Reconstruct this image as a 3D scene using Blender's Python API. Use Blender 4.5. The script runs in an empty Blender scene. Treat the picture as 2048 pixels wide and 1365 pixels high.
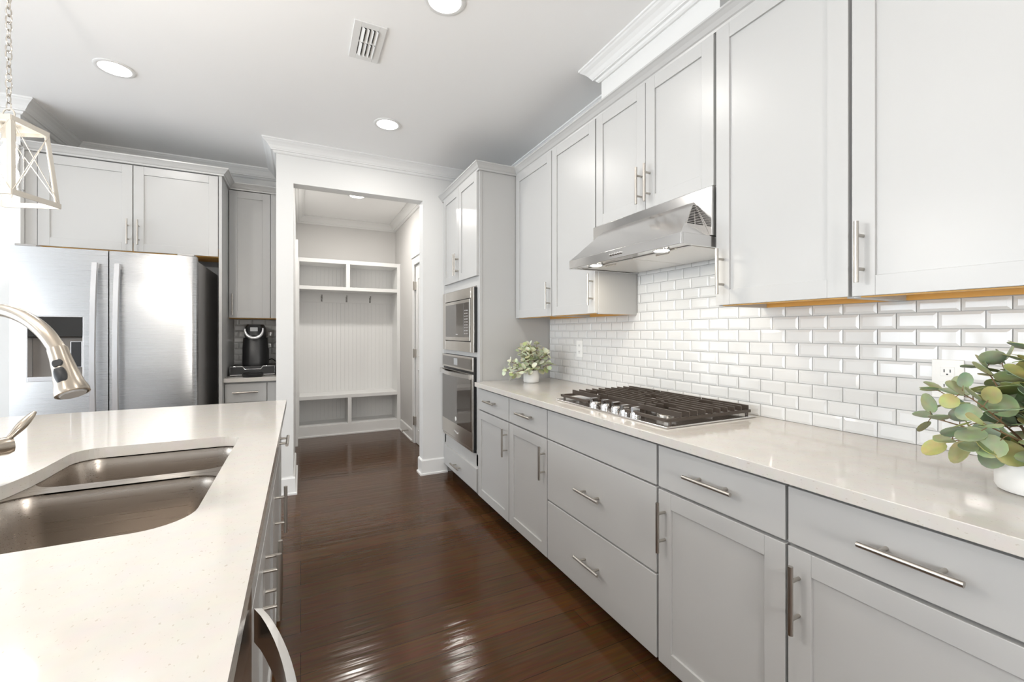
import bpy, bmesh, math, random
from mathutils import Vector, Matrix
PI = math.pi
R = math.radians
sc = bpy.context.scene
C = sc.collection

# ------------------------------------------------------------------ camera, world, exposure
cam_d = bpy.data.cameras.new('camera'); cam = bpy.data.objects.new('camera', cam_d); C.objects.link(cam)
cam.location = (0, 0, 1.271); cam.rotation_euler = (PI/2, 0, -R(26.086))
cam_d.sensor_width = 36; cam_d.lens = 863.5/2048*36; cam_d.shift_y = -17.7/2048
cam_d.clip_start = 0.02
sc.camera = cam
sc.view_settings.view_transform = 'Standard'; sc.view_settings.look = 'None'
sc.view_settings.gamma = 1; sc.view_settings.use_curve_mapping = False
sc.view_settings.exposure = 0.84
w = bpy.data.worlds.new('world'); sc.world = w; w.use_nodes = True
w.node_tree.nodes['Background'].inputs[0].default_value = (0.80, 0.90, 1.0, 1)
w.node_tree.nodes['Background'].inputs[1].default_value = 3.0

def area(name, loc, rot, sx, sy, power, color, shape='RECTANGLE'):
    l = bpy.data.lights.new(name, 'AREA'); l.shape = shape; l.size = sx
    if shape == 'RECTANGLE': l.size_y = sy
    l.energy = power; l.color = color
    o = bpy.data.objects.new(name, l); C.objects.link(o); o.location = loc; o.rotation_euler = rot
    return o
# daylight entering the windows of the rear and left walls
area('window_daylight', (-4.93, .9, 1.2), (PI/2, 0, -PI/2), 5.6, 2.15, 45, (0.93, 0.97, 1.0))

# ------------------------------------------------------------------ materials
def srgb(r, g, b):
    f = lambda c: (c/255/12.92) if c/255 <= .04045 else ((c/255+.055)/1.055)**2.4
    return (f(r), f(g), f(b), 1)
def mat(name, col, rough=.5, metal=0., spec=.5, coat=0., emit=None, es=0, trans=0, aniso=0, ior=None):
    m = bpy.data.materials.new(name); m.use_nodes = True
    b = m.node_tree.nodes['Principled BSDF']
    b.inputs['Base Color'].default_value = col if len(col) == 4 else (*col, 1)
    b.inputs['Roughness'].default_value = rough; b.inputs['Metallic'].default_value = metal
    b.inputs['Specular IOR Level'].default_value = spec
    b.inputs['Coat Weight'].default_value = coat
    b.inputs['Transmission Weight'].default_value = trans
    if ior: b.inputs['IOR'].default_value = ior
    if emit: b.inputs['Emission Color'].default_value = (*emit, 1); b.inputs['Emission Strength'].default_value = es
    if aniso: b.inputs['Anisotropic'].default_value = aniso
    return m
def N(m, t, **kw):
    n = m.node_tree.nodes.new(t)
    for k, v in kw.items(): setattr(n, k, v)
    return n
def L(m, a, b): m.node_tree.links.new(a, b)
def bsdf(m): return m.node_tree.nodes['Principled BSDF']
def coords(m, scale=(1, 1, 1), rot=(0, 0, 0), loc=(0, 0, 0)):
    g = N(m, 'ShaderNodeNewGeometry'); mp = N(m, 'ShaderNodeMapping')
    mp.inputs['Scale'].default_value = scale; mp.inputs['Rotation'].default_value = rot; mp.inputs['Location'].default_value = loc
    L(m, g.outputs['Position'], mp.inputs['Vector']); return mp.outputs['Vector']
def noise_bump(m, scale, strength, dist=.002, sc3=(1, 1, 1), detail=3):
    n = N(m, 'ShaderNodeTexNoise'); n.inputs['Scale'].default_value = scale; n.inputs['Detail'].default_value = detail
    L(m, coords(m, sc3), n.inputs['Vector'])
    b = N(m, 'ShaderNodeBump'); b.inputs['Strength'].default_value = strength; b.inputs['Distance'].default_value = dist
    L(m, n.outputs['Fac'], b.inputs['Height']); L(m, b.outputs['Normal'], bsdf(m).inputs['Normal']); return n

M = {}
M['paint'] = mat('cabinet_paint', (0.45, 0.448, 0.44), .32, spec=.45); noise_bump(M['paint'], 60, .03)
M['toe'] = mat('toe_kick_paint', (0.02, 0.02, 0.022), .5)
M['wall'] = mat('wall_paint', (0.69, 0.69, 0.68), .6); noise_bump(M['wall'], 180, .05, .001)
M['ceil'] = mat('ceiling_paint', (0.91, 0.91, 0.905), .8); noise_bump(M['ceil'], 160, .04, .001)
M['trim'] = mat('trim_paint', (0.78, 0.78, 0.77), .3)
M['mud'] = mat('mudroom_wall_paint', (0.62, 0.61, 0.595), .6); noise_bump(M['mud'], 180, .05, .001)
M['nickel'] = mat('brushed_nickel', (0.50, 0.47, 0.43), .30, 1.0)
M['faucet'] = mat('faucet_nickel', (0.40, 0.355, 0.30), .27, 1.0); noise_bump(M['faucet'], 40, .03, .001, (1, 1, 12))
M['chrome'] = mat('polished_chrome', (0.85, 0.85, 0.85), .08, 1.0)
def steel(name, col, rough, sc3, aniso=0, bump=.02):
    m = mat(name, col, rough, 1.0, aniso=aniso)
    n = N(m, 'ShaderNodeTexNoise'); n.inputs['Scale'].default_value = 1.0; n.inputs['Detail'].default_value = 4
    L(m, coords(m, sc3), n.inputs['Vector'])
    r = N(m, 'ShaderNodeMapRange'); r.inputs['To Min'].default_value = rough*.85; r.inputs['To Max'].default_value = rough*1.2
    L(m, n.outputs['Fac'], r.inputs['Value']); L(m, r.outputs['Result'], bsdf(m).inputs['Roughness'])
    b = N(m, 'ShaderNodeBump'); b.inputs['Strength'].default_value = bump; b.inputs['Distance'].default_value = .001
    L(m, n.outputs['Fac'], b.inputs['Height']); L(m, b.outputs['Normal'], bsdf(m).inputs['Normal'])
    return m
M['fridge'] = steel('fridge_steel', (0.53, 0.53, 0.53), .27, (2, 2, 3500), bump=.07)
M['steel'] = steel('appliance_steel', (0.60, 0.57, 0.53), .22, (500, 4, 4))
M['hood'] = steel('hood_steel', (0.68, 0.67, 0.66), .16, (300, 3, 300))
M['sink'] = steel('sink_steel', (0.44, 0.395, 0.35), .28, (3, 500, 500), bump=0.0)
M['graysteel'] = mat('fridge_side', (0.36, 0.35, 0.34), .45, .3)
M['recess'] = mat('dispenser_lining', (0.16, 0.145, 0.13), .35, .3)
M['black'] = mat('black_plastic', (0.012, 0.012, 0.013), .35)
M['blackgloss'] = mat('black_glass', (0.012, 0.011, 0.010), .04, spec=.8)
M['ovenglass'] = mat('oven_glass', (0.045, 0.035, 0.028), .05, spec=1.0, coat=.5)
M['iron'] = mat('cast_iron', (0.085, 0.068, 0.056), .36, .5); noise_bump(M['iron'], 200, .2, .001)
M['filter'] = mat('hood_filter', (0.75, 0.73, 0.70), .35, .6)
M['rawwood'] = mat('unfinished_wood', (0.72, 0.40, 0.10), .5)
M['pot'] = mat('white_ceramic', (0.82, 0.81, 0.79), .35)
M['white'] = mat('white_plastic', (0.80, 0.80, 0.78), .3)
M['lamp'] = mat('lamp_diffuser', (1, 1, 1), .5, emit=(1, .97, .92), es=14)
M['bulb'] = mat('pendant_bulb', (1, 1, 1), .5, emit=(1, .93, .82), es=25)
M['fill_globe'] = mat('fill_lamp_globe', (1, 1, 1), .5, emit=(1, .96, .91), es=6)  # glowing shade of the added, unseen fill lamps
M['hoodlamp'] = mat('hood_lamp', (1, 1, 1), .5, emit=(1, .9, .75), es=14)
M['washed'] = mat('whitewashed_metal', (0.40, 0.375, 0.335), .45, .2)
M['glass'] = mat('clear_glass', (1, 1, 1), .02, trans=1.0, ior=1.1)
M['stem'] = mat('twig', (0.20, 0.12, 0.06), .6)
M['soil'] = mat('dark_moss', (0.03, 0.03, 0.015), .9)
M['grout'] = mat('tile_grout', (0.50, 0.50, 0.49), .8)
M['tile'] = mat('glazed_tile', (0.68, 0.68, 0.67), .07, spec=.6)
M['dark'] = mat('dark_gap', (0.01, 0.01, 0.01), .8)
M['display'] = mat('display', (0.35, 0.36, 0.37), .3)
M['silver'] = mat('silver_plastic', (0.65, 0.65, 0.66), .25, .7)
M['lettering'] = mat('silver_lettering', (0.85, 0.85, 0.86), .2, .6)

# quartz with small grey specks
def quartz(name, base):
    m = mat(name, base, .09, spec=.5)
    v = N(m, 'ShaderNodeTexNoise'); v.inputs['Scale'].default_value = 210; v.inputs['Detail'].default_value = 2
    L(m, coords(m, (1, .55, 1)), v.inputs['Vector'])
    r = N(m, 'ShaderNodeValToRGB'); r.color_ramp.elements[0].position = .29; r.color_ramp.elements[0].color = (.46, .42, .37, 1)
    r.color_ramp.elements[1].position = .335; r.color_ramp.elements[1].color = base if len(base) == 4 else (*base, 1)
    L(m, v.outputs['Fac'], r.inputs['Fac'])
    v2 = N(m, 'ShaderNodeTexNoise'); v2.inputs['Scale'].default_value = 30
    L(m, coords(m), v2.inputs['Vector'])
    mx = N(m, 'ShaderNodeMix', data_type='RGBA', blend_type='MULTIPLY'); mx.inputs['Factor'].default_value = .10
    L(m, r.outputs['Color'], mx.inputs[6]); L(m, v2.outputs['Color'], mx.inputs[7])
    L(m, mx.outputs[2], bsdf(m).inputs['Base Color'])
    return m
M['quartz'] = quartz('speckled_quartz', (0.56, 0.535, 0.50))

# dark plank floor, planks run along X
def floor_mat():
    m = mat('dark_wood_floor', (0.05, 0.02, 0.01), .22, spec=.26)
    g = N(m, 'ShaderNodeNewGeometry')
    mp = N(m, 'ShaderNodeMapping')
    L(m, g.outputs['Position'], mp.inputs['Vector'])
    br = N(m, 'ShaderNodeTexBrick'); br.offset = .41; br.offset_frequency = 3
    br.inputs['Scale'].default_value = 1; br.inputs['Brick Width'].default_value = 1.9; br.inputs['Row Height'].default_value = .127
    br.inputs['Mortar Size'].default_value = .0015; br.inputs['Mortar Smooth'].default_value = .6; br.inputs['Bias'].default_value = 0
    br.inputs['Color1'].default_value = (0.060, 0.029, 0.013, 1); br.inputs['Color2'].default_value = (0.082, 0.040, 0.018, 1)
    br.inputs['Mortar'].default_value = (0.030, 0.015, 0.008, 1)
    L(m, mp.outputs['Vector'], br.inputs['Vector'])
    gr = N(m, 'ShaderNodeTexNoise'); gr.inputs['Scale'].default_value = 1; gr.inputs['Detail'].default_value = 5
    L(m, coords(m, (6, 90, 6)), gr.inputs['Vector'])
    mx = N(m, 'ShaderNodeMix', data_type='RGBA', blend_type='OVERLAY'); mx.inputs['Factor'].default_value = .6
    L(m, br.outputs['Color'], mx.inputs[6]); L(m, gr.outputs['Color'], mx.inputs[7]); 
    hs = N(m, 'ShaderNodeHueSaturation'); hs.inputs['Saturation'].default_value = 1.05
    L(m, mx.outputs[2], hs.inputs['Color']); L(m, hs.outputs['Color'], bsdf(m).inputs['Base Color'])
    # hand-scraped ripples + seams
    rip = N(m, 'ShaderNodeTexNoise'); rip.inputs['Scale'].default_value = 1; rip.inputs['Detail'].default_value = 2
    L(m, coords(m, (3, 26, 3)), rip.inputs['Vector'])
    b1 = N(m, 'ShaderNodeBump'); b1.inputs['Strength'].default_value = .16; b1.inputs['Distance'].default_value = .01
    L(m, rip.outputs['Fac'], b1.inputs['Height'])
    b2 = N(m, 'ShaderNodeBump', invert=True); b2.inputs['Strength'].default_value = .5; b2.inputs['Distance'].default_value = .002
    L(m, br.outputs['Fac'], b2.inputs['Height']); L(m, b1.outputs['Normal'], b2.inputs['Normal'])
    L(m, b2.outputs['Normal'], bsdf(m).inputs['Normal'])
    rr = N(m, 'ShaderNodeMapRange'); rr.inputs['To Min'].default_value = .10; rr.inputs['To Max'].default_value = .20
    L(m, gr.outputs['Fac'], rr.inputs['Value']); L(m, rr.outputs['Result'], bsdf(m).inputs['Roughness'])
    return m
M['floor'] = floor_mat()

def leaf_mat(name, c1, c2, c3):
    m = mat(name, c1, .45)
    g = N(m, 'ShaderNodeNewGeometry'); r = N(m, 'ShaderNodeValToRGB')
    e = r.color_ramp.elements; e[0].color = (*c1, 1); e[1].color = (*c3, 1); n = e.new(.5); n.color = (*c2, 1)
    L(m, g.outputs['Random Per Island'], r.inputs['Fac'])
    nn = N(m, 'ShaderNodeTexNoise'); nn.inputs['Scale'].default_value = 35; L(m, coords(m), nn.inputs['Vector'])
    mx = N(m, 'ShaderNodeMix', data_type='RGBA', blend_type='OVERLAY'); mx.inputs['Factor'].default_value = .35
    L(m, r.outputs['Color'], mx.inputs[6]); L(m, nn.outputs['Color'], mx.inputs[7]); L(m, mx.outputs[2], bsdf(m).inputs['Base Color'])
    return m
M['leaf'] = leaf_mat('eucalyptus_leaf', (0.16, 0.20, 0.06), (0.25, 0.32, 0.22), (0.36, 0.34, 0.11))
M['leaf2'] = leaf_mat('pale_leaf', (0.30, 0.34, 0.15), (0.52, 0.55, 0.40), (0.60, 0.62, 0.50))

# ------------------------------------------------------------------ mesh helpers
ORG = {}
def PR(X0): return lambda a, b, c: Vector((X0-c, a, b))      # right-hand run: a = Y, b = Z, c = out from the face
def PI_(X0): return lambda a, b, c: Vector((X0+c, a, b))     # island face
def PB(Y0): return lambda a, b, c: Vector((a, Y0-c, b))      # faces towards the camera side
WLD = lambda x, y, z: Vector((x, y, z))
class MB:
    def __init__(s, T=WLD): s.bm = bmesh.new(); s.T = T
    def hexa(s, pts):
        v = [s.bm.verts.new(p) for p in pts]
        for f in ((0,1,2,3),(7,6,5,4),(0,4,5,1),(1,5,6,2),(2,6,7,3),(3,7,4,0)): s.bm.faces.new([v[i] for i in f])
    def box(s, a0, a1, b0, b1, c0, c1):
        T = s.T
        s.hexa([T(a0,b0,c0),T(a1,b0,c0),T(a1,b1,c0),T(a0,b1,c0),T(a0,b0,c1),T(a1,b0,c1),T(a1,b1,c1),T(a0,b1,c1)]); return s
    def prism(s, poly, lo, hi, f):
        """poly of 2-tuples; f(p,q,t) -> local triple"""
        A = [s.bm.verts.new(s.T(*f(p, q, lo))) for p, q in poly]; B = [s.bm.verts.new(s.T(*f(p, q, hi))) for p, q in poly]
        n = len(poly)
        s.bm.faces.new(A); s.bm.faces.new(B[::-1])
        for i in range(n): s.bm.faces.new((A[i], B[i], B[(i+1) % n], A[(i+1) % n]))
        return s
    def tube(s, path, r, seg=12, closed=False, flat=1.0, up=None):
        P = [s.T(*p) for p in path]; n = len(P); rings = []
        rs = r if isinstance(r, (list, tuple)) else [r]*n
        nrm = None
        for i in range(n):
            if closed: t = (P[(i+1) % n]-P[i-1]).normalized()
            else: t = (P[min(i+1, n-1)]-P[max(i-1, 0)]).normalized()
            if nrm is None:
                ref = up or (Vector((0, 0, 1)) if abs(t.z) < .9 else Vector((1, 0, 0)))
                nrm = (ref - t*ref.dot(t)).normalized()
            else: nrm = (nrm - t*nrm.dot(t)).normalized()
            bn = t.cross(nrm)
            rings.append([s.bm.verts.new(P[i] + (nrm*math.cos(2*PI*k/seg)*flat + bn*math.sin(2*PI*k/seg))*rs[i]) for k in range(seg)])
        for i in range(n if closed else n-1):
            A, B = rings[i], rings[(i+1) % n]
            for k in range(seg): s.bm.faces.new((A[k], A[(k+1) % seg], B[(k+1) % seg], B[k]))
        if not closed: s.bm.faces.new(rings[0][::-1]); s.bm.faces.new(rings[-1])
        return s
    def cyl(s, p0, p1, r, seg=16): return s.tube([p0, p1], r, seg)
    def lathe(s, prof, origin, axis=(0, 0, 1), seg=28, cap=True):
        """prof: list of (radius, height); closed with caps"""
        ax = Vector(axis).normalized(); ref = Vector((1, 0, 0)) if abs(ax.x) < .9 else Vector((0, 1, 0))
        u = (ref-ax*ref.dot(ax)).normalized(); v = ax.cross(u); o = Vector(origin); rings = []
        for r, h in prof:
            rings.append([s.bm.verts.new(o+ax*h+(u*math.cos(2*PI*k/seg)+v*math.sin(2*PI*k/seg))*max(r, 1e-4)) for k in range(seg)])
        for A, B in zip(rings, rings[1:]):
            for k in range(seg): s.bm.faces.new((A[k], A[(k+1) % seg], B[(k+1) % seg], B[k]))
        if cap: s.bm.faces.new(rings[0][::-1]); s.bm.faces.new(rings[-1])
        return s
    def build(s, name, m, parent=None, bevel=0, smooth=False, seg=2, origin=None):
        bm = s.bm
        bmesh.ops.recalc_face_normals(bm, faces=bm.faces[:])
        if parent is not None: org = ORG[parent.name]
        elif origin is not None: org = Vector(origin)
        else:
            vs = [v.co for v in bm.verts]
            org = Vector((sum(v.x for v in vs)/len(vs), sum(v.y for v in vs)/len(vs), min(v.z for v in vs)))
        bmesh.ops.translate(bm, verts=bm.verts[:], vec=-org)
        me = bpy.data.meshes.new(name); bm.to_mesh(me); bm.free()
        if m: me.materials.append(M[m] if isinstance(m, str) else m)
        o = bpy.data.objects.new(name, me); C.objects.link(o)
        if smooth:
            me.polygons.foreach_set('use_smooth', [True]*len(me.polygons)); me.set_sharp_from_angle(angle=R(38))
        if bevel:
            b = o.modifiers.new('bevel', 'BEVEL'); b.width = bevel; b.segments = seg; b.limit_method = 'ANGLE'; b.angle_limit = R(40)
            b.harden_normals = True
            me.polygons.foreach_set('use_smooth', [True]*len(me.polygons)); me.set_sharp_from_angle(angle=R(38))
        if parent is not None: o.parent = parent
        else: o.location = org
        ORG[o.name] = org
        return o
def thing(name, label, cat, loc, group=None):
    o = bpy.data.objects.new(name, None); C.objects.link(o); o.location = loc; o.empty_display_size = .05
    o['label'] = label; o['category'] = cat
    if group: o['group'] = group
    ORG[o.name] = Vector(loc); return o
def tag(o, label, cat, group=None):
    o['label'] = label; o['category'] = cat
    if group: o['group'] = group
    return o
def struct(o): o['kind'] = 'structure'; return o

# ------------------------------------------------------------------ key dimensions
ZC = 2.743; XW = 1.762; YW = 3.80; YB = 4.53; CT = .914; CU = .882
# ------------------------------------------------------------------ room shell
struct(MB().box(-5.1, 1.86, -4.1, 6.2, -.05, 0).build('floor', 'floor'))
struct(MB().box(-5.1, 1.86, -4.1, 6.2, ZC, ZC+.08).build('ceiling', 'ceil'))
struct(MB().box(XW, XW+.1, -4.1, 3.92, 0, ZC).build('wall_right', 'wall'))
wb = MB()
wb.box(-.17, -.05, YW, 3.92, 0, ZC).box(.976, XW, YW, 3.92, 0, ZC).box(-.05, .976, YW, 3.92, 2.44, ZC)
struct(wb.build('wall_back', 'wall'))
struct(MB().box(-.17, -.05, 3.92, 4.63, 0, ZC).build('wall_niche_right', 'wall'))
struct(MB().box(-1.60, -.17, YB, YB+.1, 0, ZC).build('wall_niche_back', 'wall'))
struct(MB().box(-5.1, -1.60, 3.84, YB+.1, 0, ZC).build('wall_back_left', 'wall'))
# mudroom
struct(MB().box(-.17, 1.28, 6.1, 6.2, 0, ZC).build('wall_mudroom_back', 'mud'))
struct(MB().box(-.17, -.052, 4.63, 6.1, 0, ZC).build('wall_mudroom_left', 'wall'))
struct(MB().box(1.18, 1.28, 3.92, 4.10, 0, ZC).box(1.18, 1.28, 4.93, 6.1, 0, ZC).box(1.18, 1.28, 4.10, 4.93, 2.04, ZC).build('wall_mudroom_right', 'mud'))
# rear and left walls with windows (behind the camera)
def win_wall_y(name, y0, y1, x0, x1, openings):
    m = MB(); m.box(x0, x1, y0, y1, 0, .12).box(x0, x1, y0, y1, 2.3, ZC)
    e = [x0]+[v for o in openings for v in o]+[x1]
    for i in range(0, len(e), 2): m.box(e[i], e[i+1], y0, y1, .12, 2.3)
    return struct(m.build(name, 'wall'))
win_wall_y('wall_front', -4.1, -4.0, -5.1, 1.86, [(-4.95, -4.60), (-2.78, -2.52)])
m = MB(); m.box(-5.1, -5, -4, 3.84, 0, .12).box(-5.1, -5, -4, 3.84, 2.3, ZC)
for a, b in ((-4, -1.9), (-.1, .05), (1.85, 2.0), (3.75, 3.84)): m.box(-5.1, -5, a, b, .12, 2.3)
struct(m.build('wall_left', 'wall'))
k = 0
for (x0, x1) in ((-4.95, -4.60), (-2.78, -2.52)):
    k += 1; T = PB(-4.0)
    m = MB(lambda a, b, c: Vector((a, -4.06+c, b)))
    xm = (x0+x1)/2
    m.box(x0, x0+.05, .12, 2.3, 0, .05).box(x1-.05, x1, .12, 2.3, 0, .05).box(x0+.05, x1-.05, .12, .17, 0, .05).box(x0+.05, x1-.05, 2.25, 2.3, 0, .05)
    m.box(x0+.05, x1-.05, 1.48, 1.53, 0, .05)
    struct(m.build('window_%d' % k, 'trim'))
for (y0, y1) in ((-1.9, -.1), (.05, 1.85), (2.0, 3.75)):
    k += 1
    m = MB(lambda a, b, c: Vector((-5.06+c, a, b)))
    m.box(y0, y0+.05, .12, 2.3, 0, .05).box(y1-.05, y1, .12, 2.3, 0, .05).box(y0+.05, y1-.05, .12, .17, 0, .05).box(y0+.05, y1-.05, 2.25, 2.3, 0, .05)
    m.box(y0+.05, y1-.05, 1.48, 1.53, 0, .05)
    struct(m.build('window_%d' % k, 'trim'))
# soffit box over the hood cabinets
struct(MB().box(1.497, XW, 1.178, 1.93, 2.49, ZC).build('wall_soffit', 'wall'))

# profile sweep with mitred corners; path of (x,y); side=+1: outward is to the left of travel
def sweep(path, prof, ztop, side, closed=False):
    bm = MB(); P = [Vector((p[0], p[1])) for p in path]; n = len(P); rings = []
    def nrm(a, b): d = (b-a).normalized(); return Vector((-d.y, d.x))*side
    for i in range(n):
        n1 = nrm(P[i-1], P[i]) if (i > 0 or closed) else None
        n2 = nrm(P[i], P[(i+1) % n]) if (i < n-1 or closed) else None
        if n1 is None: mv = n2
        elif n2 is None: mv = n1
        else: mv = (n1+n2)/(1+n1.dot(n2))
        rings.append([bm.bm.verts.new((P[i].x+mv.x*o, P[i].y+mv.y*o, ztop+z)) for o, z in prof])
    k = len(prof)
    for i in range(n if closed else n-1):
        A, B = rings[i], rings[(i+1) % n]
        for j in range(k): bm.bm.faces.new((A[j], A[(j+1) % k], B[(j+1) % k], B[j]))
    if not closed: bm.bm.faces.new(rings[0]); bm.bm.faces.new(rings[-1][::-1])
    return bm
CROWN = [(0, 0), (.092, 0), (.092, -.010), (.086, -.013), (.080, -.020), (.066, -.030), (.052, -.045), (.042, -.060), (.036, -.066),
         (.036, -.071), (.024, -.073), (.018, -.082), (.010, -.088), (0, -.088)]
struct(sweep([(-5, 3.84), (-1.60, 3.84), (-1.60, YB), (-.17, YB), (-.17, YW), (XW, YW), (XW, 1.93), (1.497, 1.93), (1.497, 1.178), (XW, 1.178), (XW, -4)], CROWN, ZC, -1).build('trim_1', 'trim'))
struct(sweep([(-.052, 3.92), (-.052, 6.1), (1.18, 6.1), (1.18, 3.92)], CROWN, ZC, -1).build('trim_2', 'trim'))
BASE = [(0, .135), (.008, .135), (.014, .125), (.014, .018), (.026, .014), (.026, 0), (0, 0)]
def baseboard(name, path): struct(sweep(path, BASE, 0, -1).build(name, 'trim'))
baseboard('baseboard_back_left', [(-.17, 3.94), (-.17, YW), (-.05, YW), (-.05, 4.55)])
baseboard('baseboard_back_right', [(.976, 3.92), (.976, YW), (1.20, YW)])
baseboard('baseboard_mudroom_right', [(1.18, 5.70), (1.18, 5.02)])
baseboard('baseboard_mudroom_door', [(1.18, 4.01), (1.18, 3.93)])
baseboard('baseboard_left', [(-5, -4), (-5, 3.84), (-1.66, 3.84)])

# ------------------------------------------------------------------ mudroom door with casing and hinges
T = PR(1.18)
m = MB(T)
m.box(4.93, 5.01, 0, 2.12, 0, .018).box(4.02, 4.10, 0, 2.12, 0, .018).box(4.10, 4.93, 2.04, 2.12, 0, .018).box(4.0, 5.03, 2.12, 2.15, 0, .03)
struct(m.build('trim_3', 'trim', bevel=.003))
d = MB(T); y0, y1 = 4.105, 4.925
d.box(y0, y1, .008, 2.035, -.04, -.005)
for (a, b) in ((y0+.11, (y0+y1)/2-.05), ((y0+y1)/2+.05, y1-.11)):
    for (c, e) in ((.16, .86), (1.0, 1.88)):
        d.box(a, b, c, c+.012, -.005, .001).box(a, b, e-.012, e, -.005, .001).box(a, a+.012, c+.012, e-.012, -.005, .001).box(b-.012, b, c+.012, e-.012, -.005, .001)
        d.box(a+.03, b-.03, c+.03, e-.03, -.005, .0)
door = struct(d.build('door_1', 'trim', bevel=.002))
for z in (.26, 1.03, 1.80):
    h = MB(T); h.box(4.90, 4.95, z-.045, z+.045, -.005, .020); h.cyl((4.928, z-.05, .022), (4.928, z+.05, .022), .007, 10)
    h.build('hinge', 'nickel', door)
# casing on the mudroom's left wall
m = MB(PI_(-.052)); m.box(5.35, 5.43, 0, 2.30, 0, .026)
struct(m.build('trim_4', 'trim', bevel=.002))
# door stop on the baseboard
m = MB(); m.cyl((1.166, 5.22, .09), (1.10, 5.22, .09), .006, 8); m.cyl((1.10, 5.22, .09), (1.088, 5.22, .09), .010, 10)
tag(m.build('door_stop', 'nickel', smooth=True), 'small metal spring door stop on the baseboard left of the white door', 'door stop')

# ------------------------------------------------------------------ mudroom locker bench
B5 = PB(5.725)
lk = thing('locker_bench', 'white built-in locker bench with two upper cubbies and open shoe cubbies', 'bench', (.57, 5.9, 0))
x0, x1 = -.044, 1.178; dp = -.37
for a, b in ((x0, x0+.030), (x1-.045, x1)): MB(B5).box(a, b, 0, 2.164, dp, 0).build('side_panel', 'trim', lk, bevel=.0015)
MB(B5).box(x0+.03, x1-.045, 2.116, 2.164, dp, 0).build('top_shelf', 'trim', lk, bevel=.0015)
MB(B5).box(x0+.03, x1-.045, 1.787, 1.83, dp, 0).build('shelf', 'trim', lk, bevel=.0015)
MB(B5).box(.508, .553, 1.83, 2.116, dp, 0).build('divider', 'trim', lk, bevel=.0015)
MB(B5).box(x0+.03, x1-.045, .455, .497, dp, 0).build('seat', 'trim', lk, bevel=.002)
MB(B5).box(.528, .572, .135, .455, dp, 0).build('divider', 'trim', lk, bevel=.0015)
MB(B5).box(x0+.03, x1-.045, 0, .135, dp, 0).box(x0, x1, 0, .018, 0, .012).build('plinth', 'trim', lk, bevel=.0015)
m = MB(B5); xx = x0+.03
while xx < x1-.05:
    m.box(xx, min(xx+.048, x1-.045), .497, 1.787, dp, dp+.010); m.box(xx, min(xx+.048, x1-.045), 1.83, 2.116, dp, dp+.010); m.box(xx, min(xx+.048, x1-.045), .135, .455, dp, dp+.010); xx += .0488
m.box(x0+.03, x1-.045, 1.655, 1.787, dp+.010, dp+.022)
m.build('beadboard_back', 'trim', lk)
for i, (hx, lab) in enumerate(((.245, 'leftmost'), (.545, 'middle'), (.84, 'rightmost'))):
    t = thing('coat_hook', lab + ' of the three small dark metal coat hooks on the white locker rail', 'coat hook', (hx, 6.07, 1.72), 'coat hooks in the mudroom locker')
    y = 5.725+.37-.022
    m = MB(); m.box(hx-.011, hx+.011, y-.004, y, 1.665, 1.735); m.build('back_plate', 'graysteel', t, bevel=.002)
    m = MB(); m.tube([(hx, y-.004, 1.715), (hx, y-.03, 1.715), (hx, y-.05, 1.73), (hx, y-.055, 1.75)], [.006, .006, .006, .009], 8)
    m.tube([(hx, y-.004, 1.685), (hx, y-.02, 1.675), (hx, y-.032, 1.68), (hx, y-.035, 1.695)], [.005, .005, .005, .007], 8)
    m.build('prong', 'graysteel', t, smooth=True)

# ------------------------------------------------------------------ tiles
def tiles(T, a0, a1, b0, b1, aphase, bphase, cuts, tw=.1032, th=.0524):
    """bevelled subway tile field; cuts = list of (a0,a1,b0,b1) areas to skip (kept rectangular)"""
    m = MB(T); gap = .0011; row = 0
    b = bphase
    while b < b1:
        a = aphase + (tw/2 if row % 2 else 0)
        a -= math.ceil((a-a0)/tw)*tw if a > a0 else 0
        while a < a1:
            p0, p1, q0, q1 = max(a+gap, a0), min(a+tw-gap, a1), max(b+gap, b0), min(b+th-gap, b1)
            if p1-p0 > .006 and q1-q0 > .006:
                ok = True
                for c in cuts:
                    if p0 < c[1] and p1 > c[0] and q0 < c[3] and q1 > c[2]:
                        if p0 >= c[0] and p1 <= c[1] and q0 >= c[2] and q1 <= c[3]: ok = False
                        elif p0 < c[0] and q0 >= c[2]-.002 and q1 <= c[3]+.002: p1 = min(p1, c[0])
                        elif p1 > c[1] and q0 >= c[2]-.002 and q1 <= c[3]+.002: p0 = max(p0, c[1])
                        elif q0 >= c[2] and p0 >= c[0] and p1 <= c[1]: q0 = c[3]
                        elif q1 <= c[3] and p0 >= c[0] and p1 <= c[1]: q1 = c[2]
                if ok and p1-p0 > .004 and q1-q0 > .004:
                    v = min(.009, (p1-p0)/3, (q1-q0)/3)
                    bs = [m.bm.verts.new(T(*p)) for p in ((p0,q0,.0), (p1,q0,.0), (p1,q1,.0), (p0,q1,.0))]
                    lo = [m.bm.verts.new(T(*p)) for p in ((p0,q0,.0052), (p1,q0,.0052), (p1,q1,.0052), (p0,q1,.0052))]
                    hi = [m.bm.verts.new(T(*p)) for p in ((p0+v,q0+v,.0075), (p1-v,q0+v,.0075), (p1-v,q1-v,.0075), (p0+v,q1-v,.0075))]
                    m.bm.faces.new(hi); m.bm.faces.new(bs)
                    for i in range(4):
                        j = (i+1) % 4
                        m.bm.faces.new((lo[i], lo[j], hi[j], hi[i])); m.bm.faces.new((bs[i], bs[j], lo[j], lo[i]))
            a += tw
        b += th; row += 1
    return m
bs = thing('tile_backsplash', 'long wall of glossy white subway tiles behind the gas cooktop and long counter', 'backsplash', (XW, 1.5, CT))
TW_ = PR(XW-.004)
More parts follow.
